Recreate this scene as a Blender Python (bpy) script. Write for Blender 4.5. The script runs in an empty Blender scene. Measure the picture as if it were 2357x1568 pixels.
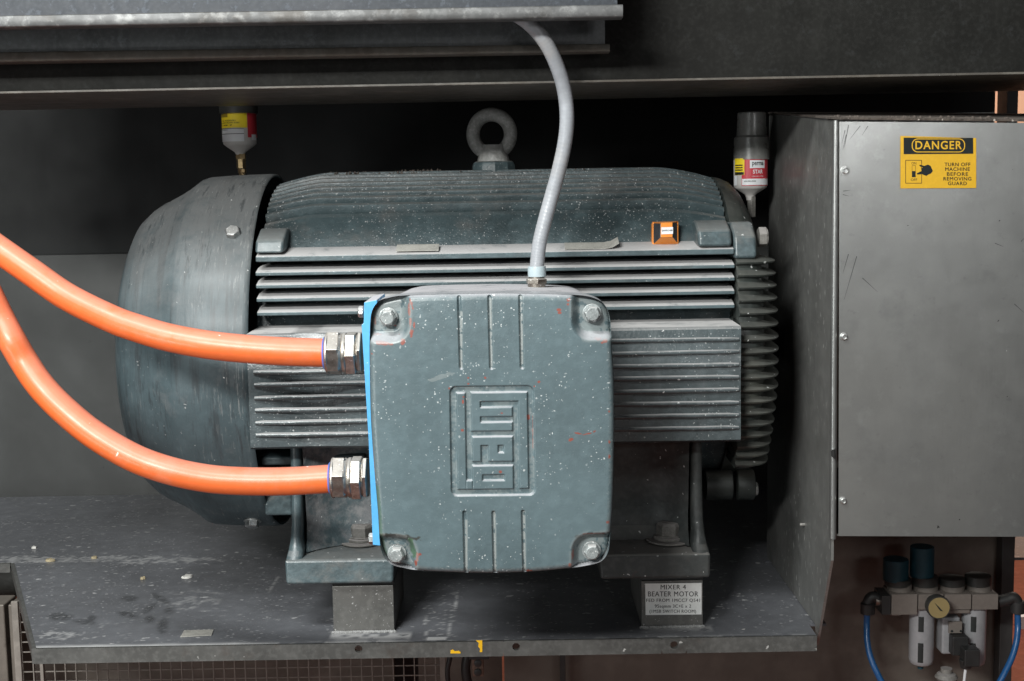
import bpy, bmesh, math, random
import numpy as np
from mathutils import Vector, Matrix
R = math.radians
sc = bpy.context.scene
col = sc.collection
random.seed(7)
# ------------------------------------------------------------------ camera
F, CU, CV = 2990.0, 1178.5, 784.0          # focal length and centre in pixels of a 2357 px wide view
PITCH, ROLL = 6.4, 0.0165
cam = bpy.data.cameras.new('camera'); camo = bpy.data.objects.new('camera', cam); col.objects.link(camo)
cam.sensor_width = 36; cam.lens = F/2357*36; cam.clip_start = .05; cam.clip_end = 60
CM = Matrix.Rotation(R(90-PITCH), 3, 'X') @ Matrix.Rotation(-ROLL, 3, 'Z')
camo.matrix_world = CM.to_4x4()
sc.camera = camo
def ray(u, v): return CM @ Vector(((u-CU)/F, -(v-CV)/F, -1))
def P(u, v, Y): d = ray(u, v); return d*(Y/d.y)
def PZ(u, v, z): d = ray(u, v); return d*(z/d.z)
def proj(p): q = CM.transposed() @ Vector(p); return (CU+F*q.x/-q.z, CV-F*q.y/-q.z)
# ------------------------------------------------------------------ light
w = bpy.data.worlds.new('World'); sc.world = w; w.use_nodes = True
w.node_tree.nodes['Background'].inputs[0].default_value = (.75, .86, 1, 1)
w.node_tree.nodes['Background'].inputs[1].default_value = .018
def area(name, loc, tgt, sx, sy, power, c=(1,1,1)):
    l = bpy.data.lights.new(name, 'AREA'); l.shape = 'RECTANGLE'; l.size = sx; l.size_y = sy; l.energy = power; l.color = c
    o = bpy.data.objects.new(name, l); col.objects.link(o); o.location = loc
    o.rotation_euler = (Vector(tgt)-Vector(loc)).to_track_quat('-Z', 'Y').to_euler(); return o
area('key_lamp', (-1.15, -.75, 1.05), (-.62, 2.0, -.4), 1.0, .18, 106, (.985, 1, .975))
area('ceiling_lamp', (-1.15, .3, 2.1), (-.7, 1.9, -.3), 1.2, .4, 95, (.97, 1, .985))
area('fill_lamp', (-1.7, -1.0, .15), (-.5, 2.1, -.3), 1.0, .7, 8, (.95, 1, .99))
area('low_fill_lamp', (.8, -1.6, -1.1), (.2, 2.2, -.1), 2.2, 1.0, 2.8, (1, .93, .86))  # added weak fill from below, imitating light bounced off the floor
area('side_lamp', (-2.0, -.1, -.75), (-.4, 2.0, -.5), .7, .35, 9, (.96, 1, 1))
area('hall_lamp_right', (1.30, -1.35, .46), (.8, 2.0, 0), .5, .26, 8.5, (1, 1, 1))
area('hall_lamp_behind', (2.2, 4.6, 1.9), (1.9, 6, -.2), 1.2, .6, 130, (1, .9, .8))
sc.view_settings.view_transform = 'Standard'; sc.view_settings.look = 'None'
sc.view_settings.exposure = 0.0; sc.view_settings.gamma = 1; sc.view_settings.use_curve_mapping = False
# ------------------------------------------------------------------ materials
def mk(name, base, rough=.5, metal=0., mott=.25, mscale=7., mcol=None, dust=0., dcol=(.34,.325,.32), specks=(), streak=None,
       bump=None, attrs=(), coat=0., rvar=.15, trans=0., alpha=1., dustlo=.35, grime=None, spec=.5, late=()):
    m = bpy.data.materials.new(name); m.use_nodes = True
    nt = m.node_tree; N = nt.nodes; L = nt.links
    bs = N['Principled BSDF']
    def nd(t, **k):
        n = N.new(t)
        for a, b in k.items(): setattr(n, a, b)
        return n
    def math_(op, a, b=None, c=None, clamp=False):
        n = nd('ShaderNodeMath', operation=op, use_clamp=clamp)
        for i, x in enumerate((a, b, c)):
            if x is None: continue
            if hasattr(x, 'links'): L.new(x, n.inputs[i])
            else: n.inputs[i].default_value = x
        return n.outputs[0]
    def mixc(f, a, b, mode='MIX'):
        n = nd('ShaderNodeMix', data_type='RGBA', blend_type=mode)
        for i, x in ((0, f), (6, a), (7, b)):
            if hasattr(x, 'links'): L.new(x, n.inputs[i])
            else: n.inputs[i].default_value = x if i == 0 else (x[0], x[1], x[2], 1)
        return n.outputs[2]
    tc = nd('ShaderNodeTexCoord'); co = tc.outputs['Object']
    def mapped(s):
        n = nd('ShaderNodeMapping'); n.inputs['Scale'].default_value = s; L.new(co, n.inputs['Vector']); return n.outputs[0]
    def noise(s, det=4., vec=None, ro=.55):
        n = nd('ShaderNodeTexNoise'); n.inputs['Scale'].default_value = s; n.inputs['Detail'].default_value = det; n.inputs['Roughness'].default_value = ro
        L.new(vec if vec is not None else co, n.inputs['Vector']); return n.outputs[0]
    def ramp(x, a, b):
        n = nd('ShaderNodeMapRange', interpolation_type='SMOOTHSTEP'); L.new(x, n.inputs[0]); n.inputs[1].default_value = a; n.inputs[2].default_value = b; return n.outputs[0]
    c = base
    mc = mcol or tuple(x*.45 for x in base)
    if mott:
        c = mixc(math_('MULTIPLY', ramp(noise(mscale, 6), .35, .72), min(1, mott*1.6)), c, mc)
        c = mixc(math_('MULTIPLY', ramp(noise(mscale*7.3, 5), .42, .7), mott), c, tuple(min(1, x*1.55+.01) for x in base))
    if streak:                                   # (scale vector, strength, colour, lo, hi)
        c = mixc(math_('MULTIPLY', ramp(noise(1., 6, mapped(streak[0]), .65), streak[3], streak[4]), streak[1]), c, streak[2])
    if grime:                                    # list of (scale, lo, hi, strength, colour)
        for g in grime: c = mixc(math_('MULTIPLY', ramp(noise(g[0], 8, None, .68), g[1], g[2]), g[3]), c, g[4])
    rg = math_('MULTIPLY_ADD', noise(mscale*3, 4), rvar*2, rough-rvar)
    mtl = None
    for (an, ac, ar) in attrs:
        a = nd('ShaderNodeAttribute', attribute_name=an).outputs['Fac']
        c = mixc(a, c, ac); rg = math_('MULTIPLY_ADD', a, ar, rg)
    if dust:
        g = nd('ShaderNodeNewGeometry'); sx = nd('ShaderNodeSeparateXYZ'); L.new(g.outputs['True Normal'], sx.inputs[0])
        up = ramp(sx.outputs[2], dustlo, .95)
        up = math_('MULTIPLY', up, ramp(noise(23, 8, None, .7), .12, .55))
        f = math_('MULTIPLY', up, dust, clamp=True)
        c = mixc(f, c, dcol); rg = math_('MULTIPLY_ADD', f, .4, rg, clamp=True)
        if metal: mtl = math_('MULTIPLY', math_('SUBTRACT', 1., f), metal)
    for g in late: c = mixc(math_('MULTIPLY', math_('MULTIPLY', ramp(noise(1., 7, mapped(g[0]), .7), g[3], g[4]), ramp(noise(g[5], 3), .42, .6)), g[1]), c, g[2])
    for s in specks:                             # dict(sc, size, dens, col, st, cl, p)
        vo = nd('ShaderNodeTexVoronoi'); vo.inputs['Scale'].default_value = s['sc']
        wob = nd('ShaderNodeMix', data_type='VECTOR'); 
        vec = mapped(s.get('st', (1,1,1)))
        nz = nd('ShaderNodeTexNoise'); nz.inputs['Scale'].default_value = s['sc']*1.7; L.new(vec, nz.inputs['Vector'])
        va = nd('ShaderNodeVectorMath', operation='SCALE'); va.inputs['Scale'].default_value = 1.1/s['sc']; L.new(nz.outputs['Color'], va.inputs[0])
        vb = nd('ShaderNodeVectorMath', operation='ADD'); L.new(vec, vb.inputs[0]); L.new(va.outputs[0], vb.inputs[1])
        N.remove(wob); L.new(vb.outputs[0], vo.inputs['Vector'])
        sp = nd('ShaderNodeSeparateColor'); L.new(vo.outputs['Color'], sp.inputs[0])
        size = math_('MULTIPLY', math_('POWER', sp.outputs[0], s.get('p', 3)), s['size'])
        d = math_('DIVIDE', vo.outputs['Distance'], math_('ADD', size, .0001))
        f = math_('SUBTRACT', 1., ramp(d, .55, 1.05))
        f = math_('MULTIPLY', f, math_('LESS_THAN', sp.outputs[1], s['dens']))
        if 'cl' in s: f = math_('MULTIPLY', f, ramp(noise(s['cl'][0], 4), s['cl'][1], s['cl'][2]))
        c = mixc(math_('MULTIPLY', f, s.get('a', 1.)), c, s['col'])
    if hasattr(c, 'links'): L.new(c, bs.inputs['Base Color'])
    else: bs.inputs['Base Color'].default_value = (*c, 1)
    L.new(rg, bs.inputs['Roughness'])
    if mtl is not None: L.new(mtl, bs.inputs['Metallic'])
    else: bs.inputs['Metallic'].default_value = metal
    bs.inputs['Specular IOR Level'].default_value = spec; bs.inputs['Coat Weight'].default_value = coat; bs.inputs['Coat Roughness'].default_value = .25
    bs.inputs['Transmission Weight'].default_value = trans; bs.inputs['Alpha'].default_value = alpha
    if bump:                                     # list of (scale, distance)
        prev = None
        for (bsx, dist) in bump:
            b = nd('ShaderNodeBump'); b.inputs['Distance'].default_value = dist; b.inputs['Strength'].default_value = 1
            vec = mapped(bsx) if isinstance(bsx, tuple) else None
            L.new(noise(1. if vec is not None else bsx, 3, vec), b.inputs['Height'])
            if prev: L.new(prev, b.inputs['Normal'])
            prev = b.outputs[0]
        L.new(prev, bs.inputs['Normal'])
    return m
W_ = (.62, .63, .62)
TEAL = (.082, .118, .130)
sp_fine = dict(sc=150, size=.34, dens=.40, col=W_, p=4)
sp_mid = dict(sc=62, size=.26, dens=.30, col=(.6,.61,.6), p=5)
RED = (.23, .06, .042)
m_cast = mk('cast_paint', (.070,.102,.112), .38, mott=.35, mscale=9, dust=1.2, dcol=(.43,.42,.418), specks=(dict(sc=200, size=.30, dens=.6, col=W_, p=3, cl=(6,.35,.7)),), bump=[(420,.0004),(60,.0006)],
            grime=[(14,.52,.75,.35,(.14,.135,.13))], coat=.25)
m_lugshade = mk('dusty_shaded_casting', (.020,.024,.022), .55, mott=.4, mscale=14, dust=.6, dcol=(.12,.115,.10), specks=(sp_fine,), bump=[(90,.0008)])  # lug paint darkened in place of the shade low on the shield
m_footr = mk('dusty_foot_paint', (.050,.056,.055), .5, mott=.45, mscale=14, dust=.9, dcol=(.26,.25,.235), specks=(dict(sc=150, size=.3, dens=.4, col=W_, p=3.5),), grime=[(22,.5,.68,.4,(.085,.082,.075)),(9,.62,.68,.4,(.12,.03,.025))], bump=[(90,.0008)])
m_fwall = mk('foot_wall_paint', (.075,.105,.115), .26, mott=.3, mscale=9, grime=[(16,.42,.62,.65,(.24,.235,.24)), (40,.5,.65,.4,(.33,.325,.32))], specks=(sp_fine,), bump=[(300,.0006),(30,.002)], coat=.4)
m_pad = mk('pad_paint', (.062,.078,.083), .30, mott=.4, mscale=9, dust=1.0, dustlo=.5, dcol=(.40,.39,.385), specks=(dict(sc=170, size=.32, dens=.6, col=W_, p=3, cl=(6,.33,.65)),dict(sc=330, size=.42, dens=.6, col=(.35,.37,.37), p=2.4, cl=(5,.45,.6))), bump=[(300,.0006),(70,.0006)], streak=((30,30,4), .3, (.13,.14,.145), .54, .72), coat=.35)
m_lug = mk('lug_paint', (.066,.095,.104), .42, mott=.45, mscale=14, dust=.55, dcol=(.24,.235,.225), specks=(sp_fine,), grime=[(22,.5,.68,.5,(.15,.148,.14))], bump=[(90,.0008)], coat=.2)
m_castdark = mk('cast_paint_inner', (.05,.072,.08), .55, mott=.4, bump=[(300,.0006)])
m_top = mk('cast_paint_top', (.044,.065,.071), .46, mott=.45, mscale=8, dust=.8, dcol=(.17,.165,.155), dustlo=.72, specks=(dict(sc=190, size=.34, dens=.5, col=(.42,.42,.41), p=3.2, cl=(7,.35,.65)), dict(sc=330, size=.42, dens=.75, col=(.45,.46,.46), p=2., cl=(4,.42,.6)), dict(sc=260, size=.36, dens=.5, col=(.35,.35,.35), p=2.6, cl=(9,.3,.6))), bump=[(260,.0007),(50,.001)],
            grime=[(10,.5,.7,.5,(.11,.105,.1))])
m_cowl = mk('cowl_paint', (.055,.080,.089), .50, mott=.3, mscale=5, dust=.75, dcol=(.19,.19,.188), dustlo=.0, streak=((60,5,5), .65, (.025,.031,.034), .52, .66),
            late=[((190,26,26), .95, (.020,.024,.027), .53, .59, 6.), ((70,9,9), .6, (.03,.036,.04), .56, .64, 4.), ((260,30,30), .6, (.24,.245,.24), .56, .64, 5.)], grime=[(16,.55,.7,.25,(.17,.17,.17))], specks=(dict(sc=110, size=.26, dens=.4, col=W_, p=4, cl=(5,.35,.65)),dict(sc=230, size=.36, dens=.5, col=(.4,.42,.42), p=3, cl=(6,.4,.65))), bump=[((70,6,6),.0010),(200,.0003)], coat=.08)
m_lid = mk('lid_paint', (.096,.137,.150), .40, mott=.2, mscale=10, dust=.9, dcol=(.40,.40,.42), specks=(
            dict(sc=300, size=.40, dens=.55, col=(.5,.53,.53), p=2.6, cl=(10,.35,.65)), dict(sc=200, size=.32, dens=.35, col=(.42,.45,.45), p=3.6, cl=(7,.4,.62)), dict(sc=90, size=.17, dens=.25, col=(.66,.68,.68), p=5, cl=(5,.3,.6)), dict(sc=120, size=.22, dens=.25, col=(.36,.40,.41), p=3, st=(.45,1,1), cl=(8,.4,.6)), dict(sc=55, size=.13, dens=.25, col=RED, p=3, st=(1,1,.8)),
            dict(sc=105, size=.24, dens=.22, col=(.42,.45,.45), p=3, st=(1,1,2.2))),
            attrs=(('chip', RED, .1), ('grease', (.03,.028,.022), .1), ('rub', (.30,.32,.31), .05), ('green', (.06,.13,.07), .05)), bump=[(110,.00035),(500,.00015)], coat=.3, rvar=.08)
m_box = mk('terminal_box_paint', (.09,.128,.14), .45, mott=.25, dust=1.1, dcol=(.50,.49,.51), dustlo=.2, bump=[(80,.0006)], specks=(dict(sc=90, size=.3, dens=.4, col=(.2,.2,.2), p=4),))
m_blue = mk('blue_masking_paint', (.085,.36,.66), .5, mott=.12, mscale=20, dust=1.7, dustlo=.3, dcol=(.5,.5,.53), specks=(dict(sc=120, size=.3, dens=.4, col=(.75,.8,.85), p=4), dict(sc=80, size=.2, dens=.2, col=(.02,.03,.04), p=3)))
m_orange = mk('orange_sheath', (.74,.145,.036), .36, mott=.10, mscale=10, mcol=(.62,.10,.025), dust=.6, dcol=(.70,.29,.22), dustlo=-.1, specks=(dict(sc=75, size=.22, dens=.35, col=(.9,.7,.6), p=3.4), dict(sc=30, size=.1, dens=.2, col=(.1,.03,.02), p=3)), bump=[(60,.0004)], coat=.15,
              grime=[(20,.52,.72,.35,(.70,.22,.13)), (9,.55,.72,.3,(.62,.28,.2)), (70,.62,.74,.5,(.45,.11,.05))])
m_nickel = mk('nickel_plated_brass', (.42,.39,.35), .40, metal=1., mott=.4, mscale=30, mcol=(.22,.18,.14), dust=.7, dcol=(.42,.4,.38), specks=(dict(sc=200, size=.35, dens=.5, col=(.75,.73,.7), p=3),), grime=[(45,.5,.66,.4,(.13,.08,.06))], bump=[(300,.0002)])
m_brass = mk('brass', (.52,.38,.20), .4, metal=.8, mott=.4, mscale=40, dust=.5)
m_zinc = mk('zinc_bolt', (.50,.51,.50), .33, metal=.85, mott=.4, mscale=60, dust=.8, dcol=(.45,.44,.43), specks=(dict(sc=300, size=.4, dens=.5, col=(.8,.8,.78), p=3),))
m_lidbolt = mk('painted_bolt', (.34,.37,.37), .4, metal=.4, mott=.5, mscale=90, dust=.8, dcol=(.5,.49,.48), specks=(dict(sc=320, size=.45, dens=.6, col=(.75,.76,.75), p=2),))
m_dirtybolt = mk('dusty_bolt', (.21,.20,.185), .6, metal=.2, mott=.4, mscale=40, dust=.9, dcol=(.30,.28,.27))
m_conduit = mk('grey_conduit', (.32,.335,.36), .38, mott=.2, mscale=14, mcol=(.22,.22,.225), dust=.35, dcol=(.45,.42,.40), dustlo=-.2, specks=(dict(sc=130, size=.25, dens=.35, col=(.7,.7,.7), p=4), dict(sc=60, size=.15, dens=.15, col=(.03,.03,.03), p=2)), coat=.3, grime=[(15,.5,.7,.5,(.40,.375,.355))])
m_concol = mk('conduit_nut', (.42,.50,.53), .4, mott=.2, dust=.6)
m_shelf = mk('shelf_plate', (.155,.16,.176), .30, metal=.35, mott=.3, mscale=5, dust=.18, dcol=(.17,.172,.182), specks=(
            dict(sc=90, size=.36, dens=.7, col=(.6,.6,.6), p=2.8, st=(.5,1,1), cl=(4,.30,.6)), dict(sc=190, size=.42, dens=.85, col=(.5,.5,.51), p=2.2, st=(.6,1,1), cl=(5,.33,.6)),
            dict(sc=26, size=.15, dens=.16, col=(.62,.6,.58), p=3)), bump=[(90,.0003),(7,.0025)], grime=[(6,.5,.72,.35,(.15,.152,.16))], rvar=.10, attrs=(('flour', (.48,.48,.48), .3), ('wet', (.028,.03,.034), -.1), ('edge', (.60,.60,.60), .3)))
m_shelfedge = mk('shelf_edge', (.105,.105,.10), .5, metal=.3, mott=.4, mscale=14, streak=((30,30,3), .4, (.16,.155,.15), .55, .75), specks=(dict(sc=80, size=.3, dens=.3, col=(.5,.5,.48), p=4, cl=(6,.45,.65)),), grime=[(18,.55,.7,.4,(.07,.05,.04))])
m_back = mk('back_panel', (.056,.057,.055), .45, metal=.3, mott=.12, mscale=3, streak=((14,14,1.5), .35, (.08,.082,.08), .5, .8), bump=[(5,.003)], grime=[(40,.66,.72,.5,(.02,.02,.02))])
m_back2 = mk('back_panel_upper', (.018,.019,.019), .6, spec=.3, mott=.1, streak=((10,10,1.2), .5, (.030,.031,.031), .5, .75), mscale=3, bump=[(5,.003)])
m_galv = mk('galvanised_steel', (.020,.024,.031), .55, spec=.4, mott=.5, mscale=24, mcol=(.022,.026,.033), grime=[(70,.55,.62,.5,(.075,.087,.108)), (9,.5,.66,.35,(.05,.052,.06))], rvar=.12, bump=[(40,.0004)])  # base darkened for the dim top of the view
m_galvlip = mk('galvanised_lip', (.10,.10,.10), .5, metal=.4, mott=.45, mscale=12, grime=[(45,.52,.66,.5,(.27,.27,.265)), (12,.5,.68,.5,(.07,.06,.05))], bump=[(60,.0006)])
m_beam = mk('darkened_steel', (.014,.0138,.0125), .7, spec=.12, mott=.3, mscale=20, streak=((22,22,3), .3, (.034,.034,.031), .5, .75), grime=[(60,.55,.7,.4,(.034,.035,.035)), (7,.45,.7,.5,(.009,.0088,.008))], bump=[(12,.0008),(90,.0002)])  # shade falling on the beam from above is put into this base
m_beamlip = mk('beam_flange', (.080,.073,.064), .5, metal=.1, mott=.4, mscale=10, mcol=(.09,.07,.05), grime=[(20,.5,.68,.5,(.19,.18,.16))])  # base raised to imitate light bounced onto the flange underside
m_chan = mk('channel_steel', (.10,.102,.105), .55, metal=.2, mott=.4, mscale=18, grime=[(50,.54,.66,.5,(.17,.18,.195)), (8,.5,.7,.4,(.05,.05,.047))])  # base lightened so the web reads as lit inside shadow
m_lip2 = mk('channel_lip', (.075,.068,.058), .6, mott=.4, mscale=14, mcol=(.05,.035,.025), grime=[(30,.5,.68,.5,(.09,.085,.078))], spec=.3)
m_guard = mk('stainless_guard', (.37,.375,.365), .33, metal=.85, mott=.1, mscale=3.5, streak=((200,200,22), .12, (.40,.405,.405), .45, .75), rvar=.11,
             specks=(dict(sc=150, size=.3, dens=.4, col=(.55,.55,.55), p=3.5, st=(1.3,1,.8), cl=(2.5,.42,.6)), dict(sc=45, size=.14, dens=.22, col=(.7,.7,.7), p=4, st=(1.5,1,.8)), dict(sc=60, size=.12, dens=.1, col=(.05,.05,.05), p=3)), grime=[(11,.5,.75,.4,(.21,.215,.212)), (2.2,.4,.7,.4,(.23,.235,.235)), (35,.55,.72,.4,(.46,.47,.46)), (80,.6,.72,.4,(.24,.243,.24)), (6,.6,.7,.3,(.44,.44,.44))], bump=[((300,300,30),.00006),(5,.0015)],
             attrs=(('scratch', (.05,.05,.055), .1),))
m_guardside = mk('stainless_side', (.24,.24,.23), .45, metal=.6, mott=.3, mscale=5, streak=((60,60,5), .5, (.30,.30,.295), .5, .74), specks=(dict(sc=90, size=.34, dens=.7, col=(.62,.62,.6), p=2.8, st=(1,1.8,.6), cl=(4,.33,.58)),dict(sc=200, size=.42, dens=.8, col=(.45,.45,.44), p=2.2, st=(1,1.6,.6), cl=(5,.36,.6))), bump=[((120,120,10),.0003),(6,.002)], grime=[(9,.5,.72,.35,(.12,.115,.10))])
m_crust = mk('flour_crust', (.075,.06,.05), .9, mott=.5, mscale=30, dust=.6, dcol=(.15,.125,.105), specks=(dict(sc=120, size=.35, dens=.4, col=(.4,.36,.32), p=3),), bump=[(120,.004)])
m_block = mk('steel_block', (.125,.122,.115), .5, metal=.35, mott=.35, mscale=12, specks=(dict(sc=210, size=.30, dens=.5, col=(.40,.40,.39), p=3.2), dict(sc=330, size=.38, dens=.6, col=(.33,.33,.32), p=2.6)), grime=[(25,.5,.7,.3,(.17,.168,.16))])
m_plastgrey = mk('smoky_plastic', (.20,.20,.19), .3, mott=.2, mscale=25, coat=.4, alpha=.82, dust=.5, dcol=(.2,.195,.19))
m_plastdark = mk('dark_plastic', (.03,.03,.028), .45, mott=.2)
m_greasecup = mk('translucent_cup', (.52,.50,.48), .4, mott=.1, coat=.2)
m_white = mk('white_label', (.70,.71,.73), .5, mott=.06, mscale=30)
m_yellow = mk('yellow_label', (.80,.60,.02), .5, mott=.08, mscale=30)
m_redlab = mk('red_label', (.50,.03,.045), .45, mott=.1, mscale=30)
m_black = mk('black_ink', (.012,.014,.014), .5, mott=0)
m_redink = mk('red_ink', (.25,.02,.03), .5, mott=0)
m_signy = mk('sign_yellow', (.58,.33,.008), .45, mott=.12, mscale=20, mcol=(.5,.28,.01), coat=.2, specks=(dict(sc=60, size=.1, dens=.1, col=(.3,.25,.1), p=3),))
m_signk = mk('sign_black', (.008,.012,.012), .6, mott=.2, spec=.3)
m_plate = mk('label_plate', (.74,.74,.72), .4, mott=.12, mscale=25, specks=(dict(sc=150, size=.2, dens=.2, col=(.3,.28,.25), p=3),))
m_engr = mk('engraved_ink', (.03,.03,.028), .6, mott=0)
m_sorange = mk('sensor_orange', (.78,.25,.03), .35, mott=.15, mscale=40, coat=.3, dust=.35, dcol=(.5,.3,.2))
m_sblack = mk('sensor_black', (.035,.037,.042), .35, mott=.3, mscale=60, coat=.2)
m_brown = mk('lower_panel', (.145,.126,.108), .45, metal=.25, mott=.35, mscale=3, mcol=(.10,.086,.074), grime=[(4,.5,.7,.3,(.12,.108,.095)), (9,.62,.72,.5,(.045,.035,.03)), (60,.66,.72,.4,(.04,.03,.03))], streak=((8,8,1), .2, (.08,.06,.05), .5, .7))
m_wire = mk('wire_mesh', (.26,.235,.21), .55, metal=.4, mott=.3)
m_rubber = mk('black_rubber', (.018,.018,.018), .5, mott=.2)
m_bhose = mk('blue_hose', (.012,.085,.24), .35, mott=.15, coat=.2, specks=(dict(sc=80, size=.2, dens=.2, col=(.5,.6,.7), p=4),))
m_bknob = mk('blue_knob', (.004,.045,.065), .5, mott=.3)  # blue darkened in place of shade below the guard
m_beige = mk('beige_casting', (.15,.13,.115), .5, mott=.15, mscale=20)  # darker than the casting itself: guard shadow put into the base
m_bowl = mk('white_bowl', (.26,.26,.27), .4, mott=.15, mscale=15, coat=.2)  # white lowered to grey, imitating the shadow under the guard
m_dial = mk('gauge_face', (.26,.20,.09), .4, mott=.1)
m_floor = mk('red_floor', (.17,.042,.024), .35, mott=.5, mscale=4, mcol=(.15,.04,.025), grime=[(12,.5,.7,.4,(.24,.09,.06))], bump=[(20,.002)])
m_peach = mk('hall_wall', (.62,.36,.24), .7, mott=.06)
m_tape = mk('yellow_tape', (.82,.46,.01), .5, mott=.05)
m_flake = mk('dough_flake', (.66,.64,.60), .8, mott=.2, mscale=60)
m_flakey = mk('yellow_flake', (.42,.35,.22), .8, mott=.4, mscale=90)
m_shaft = mk('dark_steel', (.03,.03,.03), .5, mott=.2)
m_gskin = mk('grey_tag', (.35,.34,.31), .5, mott=.3, mscale=50)
# ------------------------------------------------------------------ mesh helpers
LOC = {}
class MB:
    def __init__(s): s.v = []; s.f = []
    def add(s, vs, fs):
        n = len(s.v); s.v += [tuple(v) for v in vs]; s.f += [tuple(i+n for i in f) for f in fs]; return s
    def hexa(s, p):          # 8 points: bottom ring 0-3, top ring 4-7
        return s.add(p, [(0,3,2,1),(4,5,6,7),(0,1,5,4),(1,2,6,5),(2,3,7,6),(3,0,4,7)])
    def box(s, x0, x1, y0, y1, z0, z1):
        return s.hexa([(x0,y0,z0),(x1,y0,z0),(x1,y1,z0),(x0,y1,z0),(x0,y0,z1),(x1,y0,z1),(x1,y1,z1),(x0,y1,z1)])
    def prism(s, a, b):      # two equal rings of 3D points
        n = len(a); return s.add(list(a)+list(b), [tuple(range(n))[::-1], tuple(range(n, 2*n))]+[(i, (i+1)%n, (i+1)%n+n, i+n) for i in range(n)])
    def rings(s, rs, cap=True):
        n = len(rs[0]); vs = [p for r in rs for p in r]; fs = []
        for k in range(len(rs)-1):
            for i in range(n): fs.append((k*n+i, k*n+(i+1)%n, (k+1)*n+(i+1)%n, (k+1)*n+i))
        if cap: fs += [tuple(range(n))[::-1], tuple(range((len(rs)-1)*n, len(rs)*n))]
        return s.add(vs, fs)
    def lathe(s, c, ax, prof, seg=32, cap=True, ph=0., a0=0., a1=None):   # prof: (t along axis, radius)
        ax = Vector(ax).normalized(); q = Vector((0,0,1)) if abs(ax.z) < .9 else Vector((0,-1,0))
        e1 = (q-ax*q.dot(ax)).normalized(); e2 = ax.cross(e1); c = Vector(c)
        return s.rings([[c+ax*t+(e1*math.cos(ph+2*math.pi*i/seg)+e2*math.sin(ph+2*math.pi*i/seg))*max(r, 1e-4) for i in range(seg)] for (t, r) in prof], cap)
    def hex(s, c, ax, r, h, ph=0.): return s.lathe(c, ax, [(0,r),(h*.82,r),(h,r*.86)], 6, ph=ph)
    def torus(s, c, ax, Rr, r, sa=40, sb=14, sx=1.):
        ax = Vector(ax).normalized(); q = Vector((0,0,1)) if abs(ax.z) < .9 else Vector((1,0,0))
        e1 = (q-ax*q.dot(ax)).normalized(); e2 = ax.cross(e1); c = Vector(c); vs = []; fs = []
        for i in range(sa):
            a = 2*math.pi*i/sa; d = e1*math.cos(a)+e2*math.sin(a)*sx
            for j in range(sb):
                b = 2*math.pi*j/sb; vs.append(c+d*(Rr+r*math.cos(b))+ax*r*math.sin(b))
        for i in range(sa):
            for j in range(sb): fs.append((i*sb+j, ((i+1)%sa)*sb+j, ((i+1)%sa)*sb+(j+1)%sb, i*sb+(j+1)%sb))
        return s.add(vs, fs)
    def tube(s, pts, rad, seg=20, n=60, rf=None):
        pts = [Vector(p) for p in pts]; pp = [pts[0]*2-pts[1]]+pts+[pts[-1]*2-pts[-2]]; path = []
        m = len(pts)-1
        for i in range(n+1):
            t = i/n*m; k = min(int(t), m-1); t -= k; a, b, c, d = pp[k:k+4]
            path.append(.5*((2*b)+(c-a)*t+(2*a-5*b+4*c-d)*t*t+(3*b-a-3*c+d)*t**3))
        up = Vector((0,-1,.13)); rs = []
        for i, p in enumerate(path):
            t = (path[min(i+1, n)]-path[max(i-1, 0)]).normalized(); up = (up-t*up.dot(t)).normalized(); b = t.cross(up)
            r = rad*(rf(i) if rf else 1)
            rs.append([p+(up*math.cos(2*math.pi*j/seg)+b*math.sin(2*math.pi*j/seg))*r for j in range(seg)])
        return s.rings(rs)
    def build(s, name, mat, parent=None, bevel=0., ang=35, segs=2, flat=False):
        vs = np.array(s.v)
        if parent is None:
            lo, hi = vs.min(0), vs.max(0); o3 = ((lo[0]+hi[0])/2, (lo[1]+hi[1])/2, lo[2])
        else: o3 = LOC[parent.name]
        me = bpy.data.meshes.new(name); me.from_pydata([tuple(v) for v in vs-np.array(o3)], [], s.f)
        bm = bmesh.new(); bm.from_mesh(me); bmesh.ops.recalc_face_normals(bm, faces=bm.faces); bm.to_mesh(me); bm.free()
        me.materials.append(mat)
        if not flat: me.shade_smooth(); me.set_sharp_from_angle(angle=R(ang))
        o = bpy.data.objects.new(name, me); col.objects.link(o)
        if parent is None: o.location = o3
        else: o.parent = parent
        LOC[o.name] = tuple(o3)
        if bevel:
            b = o.modifiers.new('bevel', 'BEVEL'); b.width = bevel; b.segments = segs; b.limit_method = 'ANGLE'; b.angle_limit = R(30); b.harden_normals = True
        return o
def tag(o, label=None, cat=None, group=None, kind=None):
    if label: o['label'] = label
    if cat: o['category'] = cat
    if group: o['group'] = group
    if kind: o['kind'] = kind
    return o
def thing(name, loc, label, cat, group=None):
    o = bpy.data.objects.new(name, None); col.objects.link(o); o.location = loc; o.empty_display_size = .05; LOC[o.name] = tuple(loc)
    return tag(o, label, cat, group)
def text2d(s):
    cu = bpy.data.curves.new('t', 'FONT'); cu.body = s; cu.align_x = 'LEFT'; cu.resolution_u = 4
    return cu
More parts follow.
